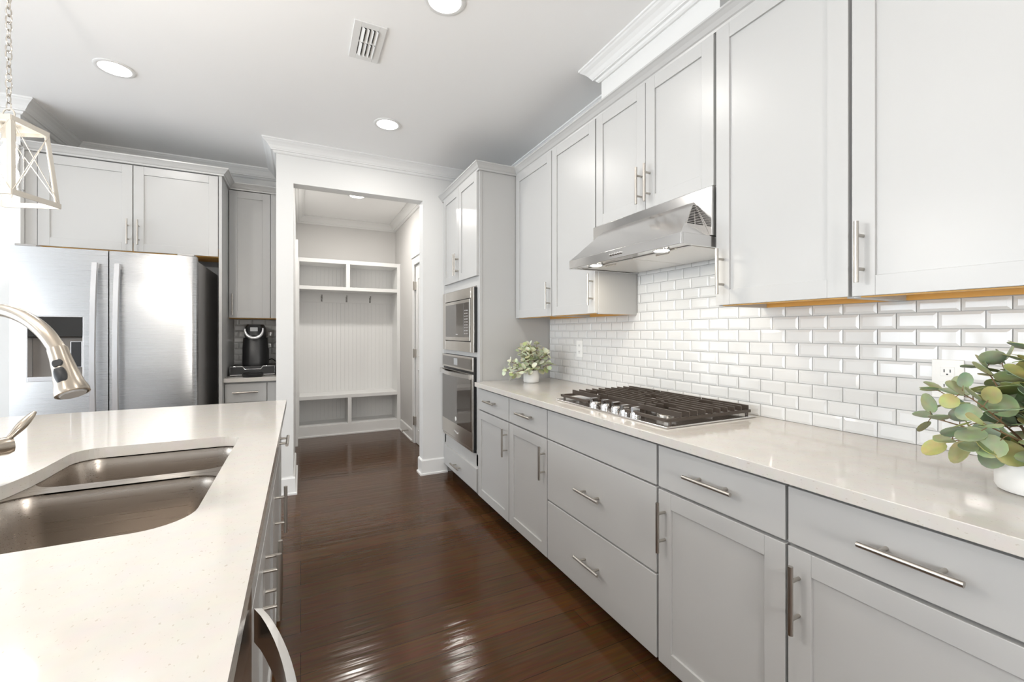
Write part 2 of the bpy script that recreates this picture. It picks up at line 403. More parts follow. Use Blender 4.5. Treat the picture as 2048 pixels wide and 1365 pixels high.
m = MB(PR(XW)); m.box(.16, 2.909, CT, 1.40, 0.0005, .004).box(1.172, 1.926, 1.40, 1.70, 0.0005, .004)
m.build('grout', 'grout', bs)
tiles(TW_, .16, 2.909, CT+.001, 1.70, 1.388-.1032*20, CT, [(0, 1.172, 1.3705, 2), (1.926, 3, 1.3705, 2)]).build('tile_field', 'tile', bs)

# ------------------------------------------------------------------ cabinets
def pull(T, a, b, vertical, parent, length=.174, out=.036, r=.0062, label=None):
    m = MB(T); h = length/2; s = .048 if length > .15 else length*.28
    if vertical:
        m.cyl((a, b-h, out), (a, b+h, out), r, 14)
        for q in (-s, s): m.cyl((a, b+q, 0), (a, b+q, out), .0048, 10)
    else:
        m.cyl((a-h, b, out), (a+h, b, out), r, 14)
        for q in (-s, s): m.cyl((a+q, b, 0), (a+q, b, out), .0048, 10)
    return m.build('handle', 'nickel', parent, smooth=True)
FW = .057
def shaker(T, a0, a1, b0, b1, parent, name='door', th=.02, m_='paint'):
    m = MB(lambda a, b, c: T(a, b, c))
    m.box(a0, a0+FW, b0, b1, -th, 0).box(a1-FW, a1, b0, b1, -th, 0)
    m.box(a0+FW, a1-FW, b1-FW, b1, -th, -.0002).box(a0+FW, a1-FW, b0, b0+FW, -th, -.0002)
    m.box(a0+FW-.002, a1-FW+.002, b0+FW-.002, b1-FW+.002, -th+.003, -.008)
    return m.build(name, m_, parent, bevel=.0012)
def slab(T, a0, a1, b0, b1, parent, name='drawer', th=.02, m_='paint'):
    return MB(T).box(a0, a1, b0, b1, -th, 0).build(name, m_, parent, bevel=.002)

# --- upper cabinets on the right wall: door face X = 1.456
U = PR(1.456); UD = XW-1.456
def upper(y0, y1, z0, z1, label, doors, yb=None):
    c = thing('wall_cabinet', label, 'cabinet', (1.6, (y0+y1)/2, z0), 'grey wall cabinets above the long counter')
    m = MB(U); a, b = y0, y1
    m.box(a, a+.018, z0, z1, -UD+.001, -.021).box(b-.018, b, z0, z1, -UD+.001, -.021)
    m.box(a+.018, b-.018, z1-.018, z1, -UD+.001, -.021)
    m.build('body', 'paint', c, bevel=.001)
    m = MB(U); m.box(a+.018, b-.018, z0+.028, z0+.044, -UD+.001, -.041).box(a+.018, b-.018, z0+.001, z0+.028, -.041, -.0215).box(a+.018, b-.018, z0+.001, z0+.028, -UD+.001, -UD+.016)
    m.build('underside', 'rawwood', c)
    for (d0, d1, h, hz) in doors:
        dr = shaker(U, d0, d1, z0+.004, z1, c)
        if h: pull(U, h, hz, True, dr)
    return c
ZU, ZT = 1.372, 2.446
upper(2.393, 2.911, ZU, ZT, 'grey wall cabinet with one door, next to the tall oven cabinet', [(2.398, 2.908, 2.412, 1.508)])
upper(1.930, 2.393, ZU, ZT, 'grey wall cabinet with one door, just left of the range hood', [(1.935, 2.389, 1.953, 1.506)])
upper(1.168, 1.930, 1.845, ZT, 'short grey wall cabinet with two doors above the range hood', [(1.550, 1.925, 1.572, 1.962), (1.175, 1.546, 1.518, 1.962)])
upper(.706, 1.168, ZU, ZT, 'grey wall cabinet with one wide door, just right of the range hood', [(.711, 1.163, 1.131, 1.502)])
upper(.17, .706, ZU, ZT, 'grey wall cabinet above the larger plant, nearest on the right', [(.18, .701, .673, 1.50)])
# end filler so that the hood opening shows a frame
# crown on top of the wall cabinets and the tall cabinet
CC = [(-.02, .052), (.048, .052), (.048, .044), (.042, .040), (.030, .028), (.020, .014), (.014, .010), (.012, .0), (-.02, 0)]
ccm = sweep([(XW-.02, .15), (1.470, .15), (1.470, 2.913), (1.166, 2.913), (1.166, 3.795)], CC, ZT, 1)
tag(ccm.build('cabinet_crown', 'paint'), 'stepped grey crown moulding along the tops of the right-hand cabinets', 'moulding')

# --- base cabinets, right: face X = 1.150
BS = PR(1.150); BD = XW-1.150
def base_body(c, y0, y1, T=BS, D=BD, toe=.10):
    m = MB(T); m.box(y0, y1, .085, CU, -D+.001, -.021); m.build('body', 'paint', c, bevel=.001)
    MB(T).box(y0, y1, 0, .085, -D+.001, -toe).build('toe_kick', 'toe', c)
GB = 'grey base cabinets under the long counter'
def base(y0, y1, label, build):
    c = thing('base_cabinet', label, 'cabinet', (1.45, (y0+y1)/2, 0), GB)
    base_body(c, y0, y1); build(c); return c
def b1(c):
    d = slab(BS, 2.398, 2.905, .720, .866, c); pull(BS, 2.648, .800, False, d)
    d = shaker(BS, 2.398, 2.905, .097, .711, c); pull(BS, 2.419, .587, True, d)
def b2(c):
    d = slab(BS, 1.937, 2.389, .720, .866, c); pull(BS, 2.152, .800, False, d)
    d = shaker(BS, 1.937, 2.389, .097, .711, c); pull(BS, 1.957, .587, True, d)
def b3(c):
    slab(BS, 1.168, 1.930, .720, .866, c, 'false_front')
    d = slab(BS, 1.168, 1.930, .404, .713, c); pull(BS, 1.551, .557, False, d)
    d = slab(BS, 1.168, 1.930, .097, .396, c); pull(BS, 1.551, .250, False, d)
def b4(c):
    d = slab(BS, .708, 1.157, .720, .866, c); pull(BS, .930, .800, False, d)
    d = shaker(BS, .708, 1.157, .097, .711, c); pull(BS, 1.126, .590, True, d)
def b5(c):
    d = slab(BS, .185, .700, .720, .866, c); pull(BS, .440, .798, False, d)
    d = shaker(BS, .185, .700, .097, .711, c); pull(BS, .672, .590, True, d)
base(2.393, 2.911, 'grey base cabinet with drawer and door, beside the tall oven cabinet', b1)
base(1.933, 2.393, 'grey base cabinet with drawer and door, second from the oven', b2)
base(1.162, 1.933, 'wide grey drawer base with two deep drawers under the gas cooktop', b3)
base(.704, 1.162, 'grey base cabinet with drawer and door, just right of the cooktop drawers', b4)
base(.17, .704, 'grey base cabinet with drawer and door under the larger plant, nearest on the right', b5)
tag(MB().box(1.116, XW-.001, .16, 2.890, CU, CT).box(1.187, XW-.001, 2.890, 2.911, CU, CT).build('countertop', 'quartz', bevel=.002),
    'long white speckled quartz countertop carrying the gas cooktop', 'countertop')

# --- tall oven cabinet: frame face X = 1.166, door face 1.146
TL = PR(1.166)
tc = thing('oven_cabinet', 'tall grey cabinet housing the built-in microwave and wall oven', 'cabinet', (1.45, 3.35, 0))
y0, y1 = 2.913, 3.77
m = MB(TL)
m.box(y0, y0+.02, .085, ZT, -.02, 0)           # near stile edge
m.box(y0+.004, y0+.02, .085, ZT, -(XW-1.166)+.001, -.02)   # side panel
m.box(y1-.02, y1, .085, ZT, -(XW-1.166)+.001, 0)
m.box(y0+.02, y1-.02, 1.615, ZT, -.02, -.0)
m.box(y0+.02, 2.975, .285, 1.615, -.02, 0).box(3.72, y1-.02, .285, 1.615, -.02, 0)
m.box(2.975, 3.72, 1.085, 1.118, -.02, 0).box(y0+.02, y1-.02, .085, .372, -.02, 0)
m.build('body', 'paint', tc, bevel=.001)
MB(TL).box(y1, YW-.001, .085, ZT, -.04, -.004).build('filler_strip', 'paint', tc)
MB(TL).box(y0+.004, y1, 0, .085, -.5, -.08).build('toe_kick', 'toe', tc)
TD = PR(1.146)
d = shaker(TD, 2.925, 3.322, 1.684, 2.440, tc); pull(TD, 3.344-.02, 1.815, True, d)
d = shaker(TD, 3.328, 3.728, 1.684, 2.440, tc); pull(TD, 3.362, 1.815, True, d)
d = slab(TD, 2.930, 3.712, .105, .275, tc); pull(TD, 3.335, .185, False, d, length=.2)

# ------------------------------------------------------------------ microwave (built in, trim kit)
AX = 1.138; T = PR(AX)
mw = thing('microwave', 'built-in stainless microwave with wide trim frame above the wall oven', 'microwave', (1.35, 3.34, 1.117))
y0, y1, z0, z1 = 2.962, 3.722, 1.119, 1.606
iy0, iy1, iz0, iz1 = 3.030, 3.655, 1.197, 1.528
m = MB(T); m.box(y0, iy0, z0, z1, -.027, 0).box(iy1, y1, z0, z1, -.027, 0).box(iy0, iy1, iz1, z1, -.027, 0).box(iy0, iy1, z0, iz0, -.027, 0)
m.build('trim_frame', 'steel', mw, bevel=.002)
MB(T).box(y0+.02, y1-.02, z0+.02, z1-.02, -.40, -.028).build('body', 'black', mw)
MB(T).box(y0-.003, y0, z0+.004, z1-.004, -.027, -.004).build('side_trim', 'black', mw)
m = MB(T); m.box(iy0+.006, iy1-.006, iz0+.006, iz1-.006, -.026, .004); dr = m.build('door', 'steel', mw, bevel=.003)
MB(T).box(iy0+.135, iy1-.035, iz0+.035, iz1-.03, .004, .007).build('door_glass', 'ovenglass', dr, bevel=.002)
cp = MB(T).box(iy0+.03, iy0+.130, iz0+.035, iz1-.03, .004, .007).build('control_panel', 'ovenglass', mw, bevel=.002)
m = MB(T)
for i in range(9):
    for j in range(3): m.box(iy0+.045+j*.026, iy0+.060+j*.026, iz0+.06+i*.022, iz0+.068+i*.022, .007, .0078)
m.build('keypad', 'silver', cp)

# ------------------------------------------------------------------ wall oven
ov = thing('wall_oven', 'built-in stainless wall oven with dark glass door and bowed handle', 'oven', (1.35, 3.36, .38))
y0, y1 = 2.982, 3.742
MB(T).box(y0+.004, 3.718, .40, 1.075, -.45, -.029).build('body', 'black', ov)
MB(T).box(y0+.002, y1-.005, .378, 1.083, -.027, -.012).build('side_trim', 'black', ov)
pn = MB(T).box(y0, y1, .975, 1.083, -.010, .0).build('control_panel', 'steel', ov, bevel=.003)
MB(T).box(y0+.03, y1-.03, .99, 1.068, .0, .003).build('panel_glass', 'ovenglass', pn)
MB(T).box(3.32, 3.41, 1.005, 1.058, .003, .004).build('display', 'display', pn)
dr = MB(T).box(y0, y1, .400, .957, -.010, .0).build('door', 'steel', ov, bevel=.003)
MB(T).box(y0+.035, y1-.02, .525, .925, .0, .003).build('door_glass', 'ovenglass', dr)
m = MB(T); m.lathe([(.0, 0), (.018, 0), (.018, .0012), (.0, .0012)], T(3.36, .565, .003), (-1, 0, 0), 24); m.build('energy_sticker', 'white', dr)
m = MB(T); n = 18; pth = []
for i in range(n+1):
    t = i/n; pth.append((y0+.012+(y1-y0-.024)*t, .938, .012+.042*math.sin(PI*t)))
A = []
for (a, b, c) in pth:
    A.append([m.bm.verts.new(T(*q)) for q in ((a, b-.016, c), (a, b+.016, c), (a, b+.014, c+.010), (a, b-.014, c+.010))])
for p, q in zip(A, A[1:]):
    for k in range(4): m.bm.faces.new((p[k], p[(k+1) % 4], q[(k+1) % 4], q[k]))
m.bm.faces.new(A[0]); m.bm.faces.new(A[-1][::-1])
m.box(y0+.004, y0+.024, .920, .955, 0, .024).box(y1-.024, y1-.004, .920, .955, 0, .024)
m.build('handle', 'hood', dr, smooth=True)
MB(T).box(y0+.01, y1-.01, .380, .397, -.011, -.004).build('lower_vent', 'steel', ov)

# ------------------------------------------------------------------ range hood
hx = 1.28; hy0, hy1 = 1.174, 1.924
hd = thing('range_hood', 'stainless under-cabinet range hood above the gas cooktop', 'range hood', (1.5, 1.549, 1.605))
# rim: hollow lip with recessed underside
m = MB()
m.box(hx, hx+.012, hy0, hy1, 1.605, 1.648).box(hx+.012, XW-.012, hy0, hy0+.012, 1.605, 1.648).box(hx+.012, XW-.012, hy1-.012, hy1, 1.605, 1.648)
m.box(hx+.012, XW-.012, hy0+.012, hy1-.012, 1.614, 1.648)
m.build('rim', 'hood', hd, bevel=.002)
m = MB(); m.box(1.44, XW-.012, 1.1695, 1.9285, 1.650, 1.843); m.build('motor_box', 'hood', hd, bevel=.002)
# canopy: front slope and two side slopes
ap0, ap1, az, ax_ = 1.255, 1.843, 1.802, 1.4395
v = [(hx+.002, hy0+.002, 1.648), (hx+.002, hy1-.002, 1.648), (ax_, hy1-.002, 1.648), (ax_, hy0+.002, 1.648), (ax_, ap0, az), (ax_, ap1, az)]
m = MB(); bv = [m.bm.verts.new(p) for p in v]
for f in ((0,1,5,4), (0,4,3), (1,2,5), (3,4,5,2), (0,3,2,1)): m.bm.faces.new([bv[i] for i in f])
cn = m.build('canopy', 'hood', hd, bevel=.0015)
def slits(A, B, Cc, name):
    """dark slots on triangle A(front low) B(back low) apex Cc"""
    A, B, Cc = Vector(A), Vector(B), Vector(Cc); nrm = (B-A).cross(Cc-A).normalized()
    if (nrm.y > 0) == (A.y < 1.5): nrm = -nrm
    m = MB(); rows = 12
    for i in range(rows):
        t = .30+.62*i/rows
        def seg(u0, u1):
            p = [A.lerp(Cc, t).lerp(B.lerp(Cc, t), u) for u in (u0, u1)]; q = [A.lerp(Cc, t+.019).lerp(B.lerp(Cc, t+.019), u) for u in (u0, u1)]
            pts = [p[0]-nrm*.001, p[1]-nrm*.001, q[1]-nrm*.001, q[0]-nrm*.001, p[0]+nrm*.0012, p[1]+nrm*.0012, q[1]+nrm*.0012, q[0]+nrm*.0012]
            m.hexa(pts)
        if t < .72: seg(.10, .46); seg(.52, .90)
        else: seg(.15, .85)
    m.build(name, 'dark', cn)
slits(v[0], v[3], v[4], 'vent_slots'); slits(v[1], v[2], v[5], 'vent_slots')
for i in range(5):
    b = MB(); y = 1.515+i*.0175; b.lathe([(.0, 0), (.0055, 0), (.0055, .006), (.004, .0075), (.0, .0075)], (hx, y, 1.626), (-1, 0, 0), 14); b.build('button', 'chrome', hd, smooth=True)
for a, b in ((hy0+.035, 1.545), (1.553, hy1-.035)):
    f = MB().box(1.375, 1.715, a, b, 1.6085, 1.6135).build('grease_filter', 'filter', hd, bevel=.002)
    m = MB(); ym = (a+b)/2; m.tube([(1.395, ym-.035, 1.608), (1.390, ym-.035, 1.604), (1.390, ym+.035, 1.604), (1.395, ym+.035, 1.608)], .003, 8); m.build('latch', 'steel', f, smooth=True)
for y in (1.327, 1.765):
    m = MB(); m.lathe([(.034, 0), (.034, .008), (.026, .008), (.026, .004)], (1.335, y, 1.6055), (0, 0, 1), 24, cap=False); m.build('lamp_ring', 'chrome', hd, smooth=True)
    m = MB(); m.lathe([(.0, 0), (.025, 0), (.025, .006), (.0, .006)], (1.335, y, 1.6070), (0, 0, 1), 24); m.build('lamp', 'hoodlamp', hd)
    area('hood_light', (1.335, y, 1.6048), (0, 0, 0), .05, 0, 0.8, (1, .90, .74), 'DISK')

# ------------------------------------------------------------------ gas cooktop
ck = thing('gas_cooktop', 'stainless gas cooktop with black cast iron grates set into the right counter', 'cooktop', (1.455, 1.555, CT))
cx0, cx1, cy0, cy1 = 1.205, 1.712, 1.172, 1.938
m = MB(); m.box(cx0, cx1, cy0, cy1, CT+.0005, CT+.008); m.build('pan', 'hood', ck, bevel=.003)
zt = CT+.008
burn = [(1.36, 1.33, .030), (1.60, 1.33, .036), (1.52, 1.555, .048), (1.36, 1.79, .030), (1.60, 1.79, .036)]
for x, y, r in burn:
    b = MB().lathe([(.0, 0), (r*1.25, 0), (r*1.2, .008), (r, .012), (.0, .012)], (x, y, zt), (0, 0, 1), 24).build('burner', 'steel', ck, smooth=True)
    MB().lathe([(.0, .012), (r, .012), (r, .018), (r*.9, .021), (.0, .021)], (x, y, zt), (0, 0, 1), 24).build('burner_cap', 'iron', b, smooth=True)
for x, y in ((1.238, 1.652), (1.250, 1.583), (1.252, 1.512), (1.238, 1.437), (1.240, 1.375)):
    kb = MB(); kb.lathe([(.0, 0), (.021, 0), (.022, .004), (.019, .018), (.017, .022), (.0, .022)], (x, y, zt), (0, 0, 1), 22)
    kb.box(x-.018, x+.018, y-.007, y+.007, zt+.020, zt+.040)
    kb.build('knob', 'chrome', ck, smooth=True)
def grate(y0, y1, x0, x1, burners):
    m = MB(); z0 = zt+.012; z1 = z0+.012; ztop = z0+.031; n = 10; w_ = .0055
    m.box(x0, x1, y0, y0+.012, z0, z1).box(x0, x1, y1-.012, y1, z0, z1)
    m.box(x0, x0+.010, y0+.012, y1-.012, z0, z1).box(x1-.010, x1, y0+.012, y1-.012, z0, z1)
    for i in range(n):
        x = max(x0+.012, 1.300)+(x1-.014-max(x0+.012, 1.300))*i/(n-1)
        g = None
        for bx, by, r in burners:
            if abs(x-bx) < .028: g = by
        segs = [(y0+.002, y1-.002)] if g is None else [(y0+.002, g-.035), (g+.035, y1-.002)]
        for a, b in segs: m.box(x-w_/2, x+w_/2, a, b, z1-.002, ztop)
    m.box(x0+.02, x1-.02, (y0+y1)/2-.004, (y0+y1)/2+.004, z0, z1) if x0 > 1.3 else None
    for fx in (x0+.02, x1-.02):
        for fy in (y0+.006, y1-.006): m.cyl((fx, fy, zt), (fx, fy, z0+.002), .006, 8)
    return m.build('grate', 'iron', ck, bevel=.001, seg=1)
grate(1.188, 1.425, 1.225, 1.700, burn[0:2]); grate(1.428, 1.682, 1.330, 1.700, burn[2:3]); grate(1.685, 1.922, 1.225, 1.700, burn[3:5])

# ------------------------------------------------------------------ outlets
def outlet(y, z, label):
    T = PR(XW-.0115)
    o = thing('wall_outlet', label, 'outlet', (XW-.012, y, z), 'white outlets on the tile backsplash')
    p = MB(T).box(y-.036, y+.036, z-.058, z+.058, 0, .005).build('cover_plate', 'white', o, bevel=.0015)
    for dz in (-.022, .022):
        s = MB(T).box(y-.016, y+.016, z+dz-.014, z+dz+.014, .005, .0065).build('socket', 'white', o, bevel=.001)
        m = MB(T); m.box(y-.008, y-.0055, z+dz-.002, z+dz+.007, .0065, .0069).box(y+.0055, y+.008, z+dz-.002, z+dz+.007, .0065, .0069).cyl((y, z+dz-.008, .0065), (y, z+dz-.008, .0069), .0025, 8)
        m.build('slots', 'black', s)
outlet(.590, 1.13, 'white wall outlet partly hidden behind the larger plant')
outlet(2.498, 1.155, 'white wall outlet on the tiles between the small plant and the cooktop')

# ------------------------------------------------------------------ potted plants
def leaf(bm, p, d, up, size, cup, fold):
    """round eucalyptus leaf: p attachment, d direction outwards"""
    d = d.normalized(); n = (up-d*up.dot(d))
    if n.length < .1: n = Vector((1, .3, .2)); n = n-d*n.dot(d)
    n.normalize(); s = d.cross(n); K = 14; th = size*.012
    def P(r, a):
        x = math.cos(a)*r; y = math.sin(a)*r
        L_ = size*(.5+.5*x*1.05); W = size*.5*y*(1-.12*x)
        h = size*(cup*(y*y*.5+ x*x*.22) - fold*x*.25*r)
        return p + d*L_ + s*W + n*h
    top = [[bm.verts.new(P(r, 2*PI*k/K)+n*th) for k in range(K)] for r in (1, .55)]; ct = bm.verts.new(P(0, 0)+n*th)
    bot = [[bm.verts.new(P(r, 2*PI*k/K)-n*th) for k in range(K)] for r in (1, .55)]; cb = bm.verts.new(P(0, 0)-n*th)
    for k in range(K):
        j = (k+1) % K
        bm.faces.new((top[0][k], top[0][j], top[1][j], top[1][k])); bm.faces.new((top[1][k], top[1][j], ct))
        bm.faces.new((bot[0][j], bot[0][k], bot[1][k], bot[1][j])); bm.faces.new((bot[1][j], bot[1][k], cb))
        bm.faces.new((top[0][j], top[0][k], bot[0][k], bot[0][j]))
def plant(loc, pr_, ph, label, lm, branches, lsize, seed, potprof):
    rnd = random.Random(seed); X0, Y0, Z0 = loc
    t = thing('potted_eucalyptus', label, 'potted plant', loc, 'potted eucalyptus plants on the long counter')
    MB().lathe([(r*pr_, h*ph) for r, h in potprof], loc, (0, 0, 1), 40).build('pot', 'pot', t, smooth=True)
    MB().lathe([(0, ph*.90), (pr_*.86, ph*.90), (pr_*.80, ph*.93), (0, ph*.94)], loc, (0, 0, 1), 24).build('soil', 'soil', t, smooth=True)
    st = MB(); lf = MB()
    for (az, el, ln, droop) in branches:
        p = Vector((X0, Y0, Z0+ph*.9)); az = R(az); el = R(el)
        d = Vector((math.cos(az)*math.cos(el), math.sin(az)*math.cos(el), math.sin(el)))
        p = p+Vector((d.x, d.y, 0))*pr_*.4; pts = [p.copy()]; n = max(4, int(ln/(lsize*.42)))
        for i in range(n):
            d = (d+Vector((rnd.uniform(-.10, .10), rnd.uniform(-.10, .10), -droop/n+rnd.uniform(-.05, .05)))).normalized()
            p = p+d*ln/n; pts.append(p.copy())
            if i >= 1:
                for sgn in (-1, 1):
                    if rnd.random() < .12 and i < n-1: continue
                    side = d.cross(Vector((0, 0, 1))); side = side if side.length > .1 else Vector((1, 0, 0)); side.normalize()
                    if i % 2: side = (side*.35+d.cross(side)*.95).normalized()
                    ld = (side*sgn+d*.45+Vector((rnd.uniform(-.4, .4), rnd.uniform(-.4, .4), rnd.uniform(-.45, .35)))).normalized()
                    up = Vector((rnd.uniform(-.7, .7), rnd.uniform(-.9, .3), 1))
                    stalk = p+ld*lsize*.25
                    st.tube([p, p+ld*lsize*.12+Vector((0, 0, .002)), stalk+ld*.004], [.0012, .001, .0009], 5)
                    leaf(lf.bm, stalk, ld, up, lsize*rnd.uniform(.75, 1.15)*(1-.25*i/n), rnd.uniform(.0, .35), rnd.uniform(-.3, .6))
        leaf(lf.bm, p, d, Vector((rnd.uniform(-.6, .6), -.5, 1)), lsize*.7, .3, .2)
        st.tube(pts, [.0028*(1-.6*i/n) for i in range(n+1)], 6)
    st.build('stems', 'stem', t, smooth=True); lf.build('foliage', lm, t, smooth=True)
pp = [(0, 0), (.80, 0), (.93, .03), (1.0, .12), (1.0, .45), (.97, .85), (.95, 1.0), (.90, 1.0), (.90, .88), (0, .88)]
rb = random.Random(5)
br_ = [(az, el, ln, dr) for az, el, ln, dr in (
    (150, 42, .17, .5), (120, 62, .17, .3), (175, 20, .15, .3), (200, 55, .17, .4), (230, 30, .15, .6), (260, 60, .17, .4), (300, 45, .15, .5),
    (330, 65, .17, .3), (20, 40, .14, .5), (60, 65, .18, .3), (90, 40, .16, .5), (160, 78, .19, .2), (250, 82, .20, .1), (45, 80, .20, .1),
    (140, 12, .13, .4), (210, 8, .13, .5), (275, 15, .12, .5), (110, 20, .14, .4), (190, 68, .19, .3), (225, 60, .17, .3))]
plant((1.462, .345, CT), .066, .105, 'larger green eucalyptus plant in a white pot, nearest on the right counter', 'leaf', [(a, min(85, e*1.08+6), l*1.12, d*.8) for a, e, l, d in br_], .054, 7, pp)
br2 = [(150, 35, .11, .5), (190, 25, .14, .7), (120, 60, .12, .3), (200, 60, .13, .3), (230, 55, .12, .4), (260, 70, .13, .3), (300, 55, .12, .4),
       (340, 60, .12, .3), (20, 60, .12, .3), (70, 55, .12, .3), (160, 80, .14, .2), (290, 80, .14, .2), (0, 80, .14, .1), (210, 15, .15, .5), (320, 35, .10, .4), (240, 30, .10, .5), (100, 75, .13, .2)]
plant((1.475, 2.70, CT), .056, .088, 'small pale green plant in a white pot beside the tall oven cabinet', 'leaf2', [(a, e, l*1.35, d) for a, e, l, d in br2], .044, 11, pp)

# ------------------------------------------------------------------ island
from mathutils.geometry import tessellate_polygon
def arc(cx, cy, r, a0, a1, n=8): return [(cx+r*math.cos(R(a0+(a1-a0)*i/n)), cy+r*math.sin(R(a0+(a1-a0)*i/n))) for i in range(n+1)]
def plate(bm, outer, holes, z0, z1):
    rings = [outer]+holes; pts = [p for r_ in rings for p in r_]
    tris = tessellate_polygon([[Vector((x, y, 0)) for x, y in r_] for r_ in rings])
    lo = [bm.verts.new((x, y, z0)) for x, y in pts]; hi = [bm.verts.new((x, y, z1)) for x, y in pts]
    for t in tris: bm.faces.new([hi[i] for i in t]); bm.faces.new([lo[i] for i in t][::-1])
    k = 0
    for r_ in rings:
        n = len(r_)
        for i in range(n):
            j = (i+1) % n; bm.faces.new((lo[k+i], lo[k+j], hi[k+j], hi[k+i]))
        k += n
IX = -.067
hole = (arc(-.187-.085, .984+.085, .085, -90, 0) + arc(-.187-.055, 1.757-.055, .055, 0, 90) + arc(-.606+.06, 1.757-.06, .06, 90, 180)
        + [(-.606, 1.56), (-.609, 1.50), (-.618, 1.44), (-.632, 1.38), (-.642, 1.32), (-.645, 1.25)] + arc(-.645+.09, .984+.09, .09, 180, 270))
m = MB(); plate(m.bm, [(-1.30, .12), (IX, .12), (IX, 2.568), (-1.30, 2.568)], [hole], CU, CT)
tag(m.build('countertop', 'quartz'), 'speckled white quartz island countertop with an undermount sink cut-out', 'countertop')
# sink: flange with two bowls
def shrink(poly, d, cx, cy):
    return [(cx+(x-cx)*(1-d/max(abs(x-cx), .08)) if abs(x-cx) > .01 else x, cy+(y-cy)*(1-d/max(abs(y-cy), .08)) if abs(y-cy) > .01 else y) for x, y in poly]
def rr(x0, x1, y0, y1, r, n=7):
    return arc(x1-r, y0+r, r, -90, 0, n)+arc(x1-r, y1-r, r, 0, 90, n)+arc(x0+r, y1-r, r, 90, 180, n)+arc(x0+r, y0+r, r, 180, 270, n)
sk = thing('kitchen_sink', 'double-bowl stainless undermount sink in the island', 'sink', (-.40, 1.37, .66))
bA = rr(-.640, -.183, .980, 1.430, .085); bB = rr(-.612, -.183, 1.480, 1.761, .070)
m = MB(); plate(m.bm, rr(-.665, -.165, .962, 1.780, .09), [bA, bB], .8775, .8815); m.build('flange', 'sink', sk)
m = MB()
def bowl(poly, depth, cx, cy):
    m = MB(); rings = []
    steps = [(0, .8813), (0, .873), (.002, .866), (.004, .85), (.010, .80), (.014, .875-depth+.045), (.022, .875-depth+.020), (.042, .875-depth+.004), (.07, .875-depth)]
    for off, z in steps:
        pts = []
        for x, y in poly:
            dx, dy = x-cx, y-cy
            hx_ = max(abs(p[0]-cx) for p in poly); hy_ = max(abs(p[1]-cy) for p in poly)
            pts.append((cx+dx*(1-off/hx_), cy+dy*(1-off/hy_), z))
        rings.append([m.bm.verts.new(p) for p in pts])
    # outside shell so that the wall has thickness
    out = []
    for off, z in ((-.0015, .8813), (-.0015+.012, .875-depth+.03), (.05, .875-depth-.003)):
        hx_ = max(abs(p[0]-cx) for p in poly); hy_ = max(abs(p[1]-cy) for p in poly)
        out.append([m.bm.verts.new((cx+(x-cx)*(1-off/hx_), cy+(y-cy)*(1-off/hy_), z)) for x, y in poly])
    allr = out[::-1]+rings; n = len(poly)
    for A, B in zip(allr, allr[1:]):
        for k in range(n): m.bm.faces.new((A[k], A[(k+1) % n], B[(k+1) % n], B[k]))
    m.bm.faces.new(rings[-1]); m.bm.faces.new(out[-1][::-1])
    b = m.build('bowl', 'sink', sk, smooth=True)
    d = MB().lathe([(.0, .0), (.030, .0), (.040, .004), (.044, .005), (.044, .001), (.0, .001)], (cx, cy, .875-depth), (0, 0, 1), 24).build('drain', 'chrome', b, smooth=True)
bowl(bA, .21, -.41, 1.205); bowl(bB, .19, -.40, 1.62)

# faucet: gooseneck pull-down
fb = Vector((-.675, 1.395)); ft = Vector((-.405, 1.145)); fd = (ft-fb)
fc = thing('kitchen_faucet', 'brushed nickel gooseneck pull-down faucet arching over the island sink', 'faucet', (fb.x, fb.y, CT))
def fp(t, z): p = fb+fd*t; return (p.x, p.y, z)
MB().lathe([(.0, 0), (.030, 0), (.030, .006), (.026, .012), (.024, .05), (.022, .13), (.0195, .15), (0, .15)], (fb.x, fb.y, CT), (0, 0, 1), 28).build('body', 'faucet', fc, smooth=True)
cps = [(0, 1.05), (0, 1.14), (.0, 1.20), (.04, 1.255), (.13, 1.298), (.26, 1.316), (.40, 1.317), (.54, 1.308), (.68, 1.290), (.79, 1.267), (.865, 1.243), (.905, 1.228)]
def cr(P, n=6):
    out = []
    for i in range(len(P)-1):
        p0 = P[max(i-1, 0)]; p1 = P[i]; p2 = P[i+1]; p3 = P[min(i+2, len(P)-1)]
        for k in range(n):
            t = k/n; out.append(tuple(.5*((2*b)+(-a+c)*t+(2*a-5*b+4*c-d)*t*t+(-a+3*b-3*c+d)*t**3) for a, b, c, d in zip(p0, p1, p2, p3)))
    out.append(tuple(P[-1])); return out
MB().tube([fp(t, z) for t, z in cr(cps)], .0135, 20).build('spout', 'faucet', fc, smooth=True)
h0 = Vector(fp(.885, 1.2365)); h1 = Vector(fp(1.01, 1.150)); hd_ = (h1-h0); hl = hd_.length
sp = MB().lathe([(.0, -.001), (.0155, -.001), (.0158, .004), (.0162, .02), (.0185, .045), (.0225, .075), (.0265, hl-.006), (.0262, hl), (.0235, hl+.001), (.0235, hl-.002), (.0, hl-.002)], h0, hd_, 36).build('spray_head', 'faucet', fc, smooth=True)
MB().lathe([(.0, hl-.001), (.021, hl-.001), (.019, hl+.003), (.0, hl+.003)], h0, hd_, 28).build('spray_face', 'graysteel', sp)
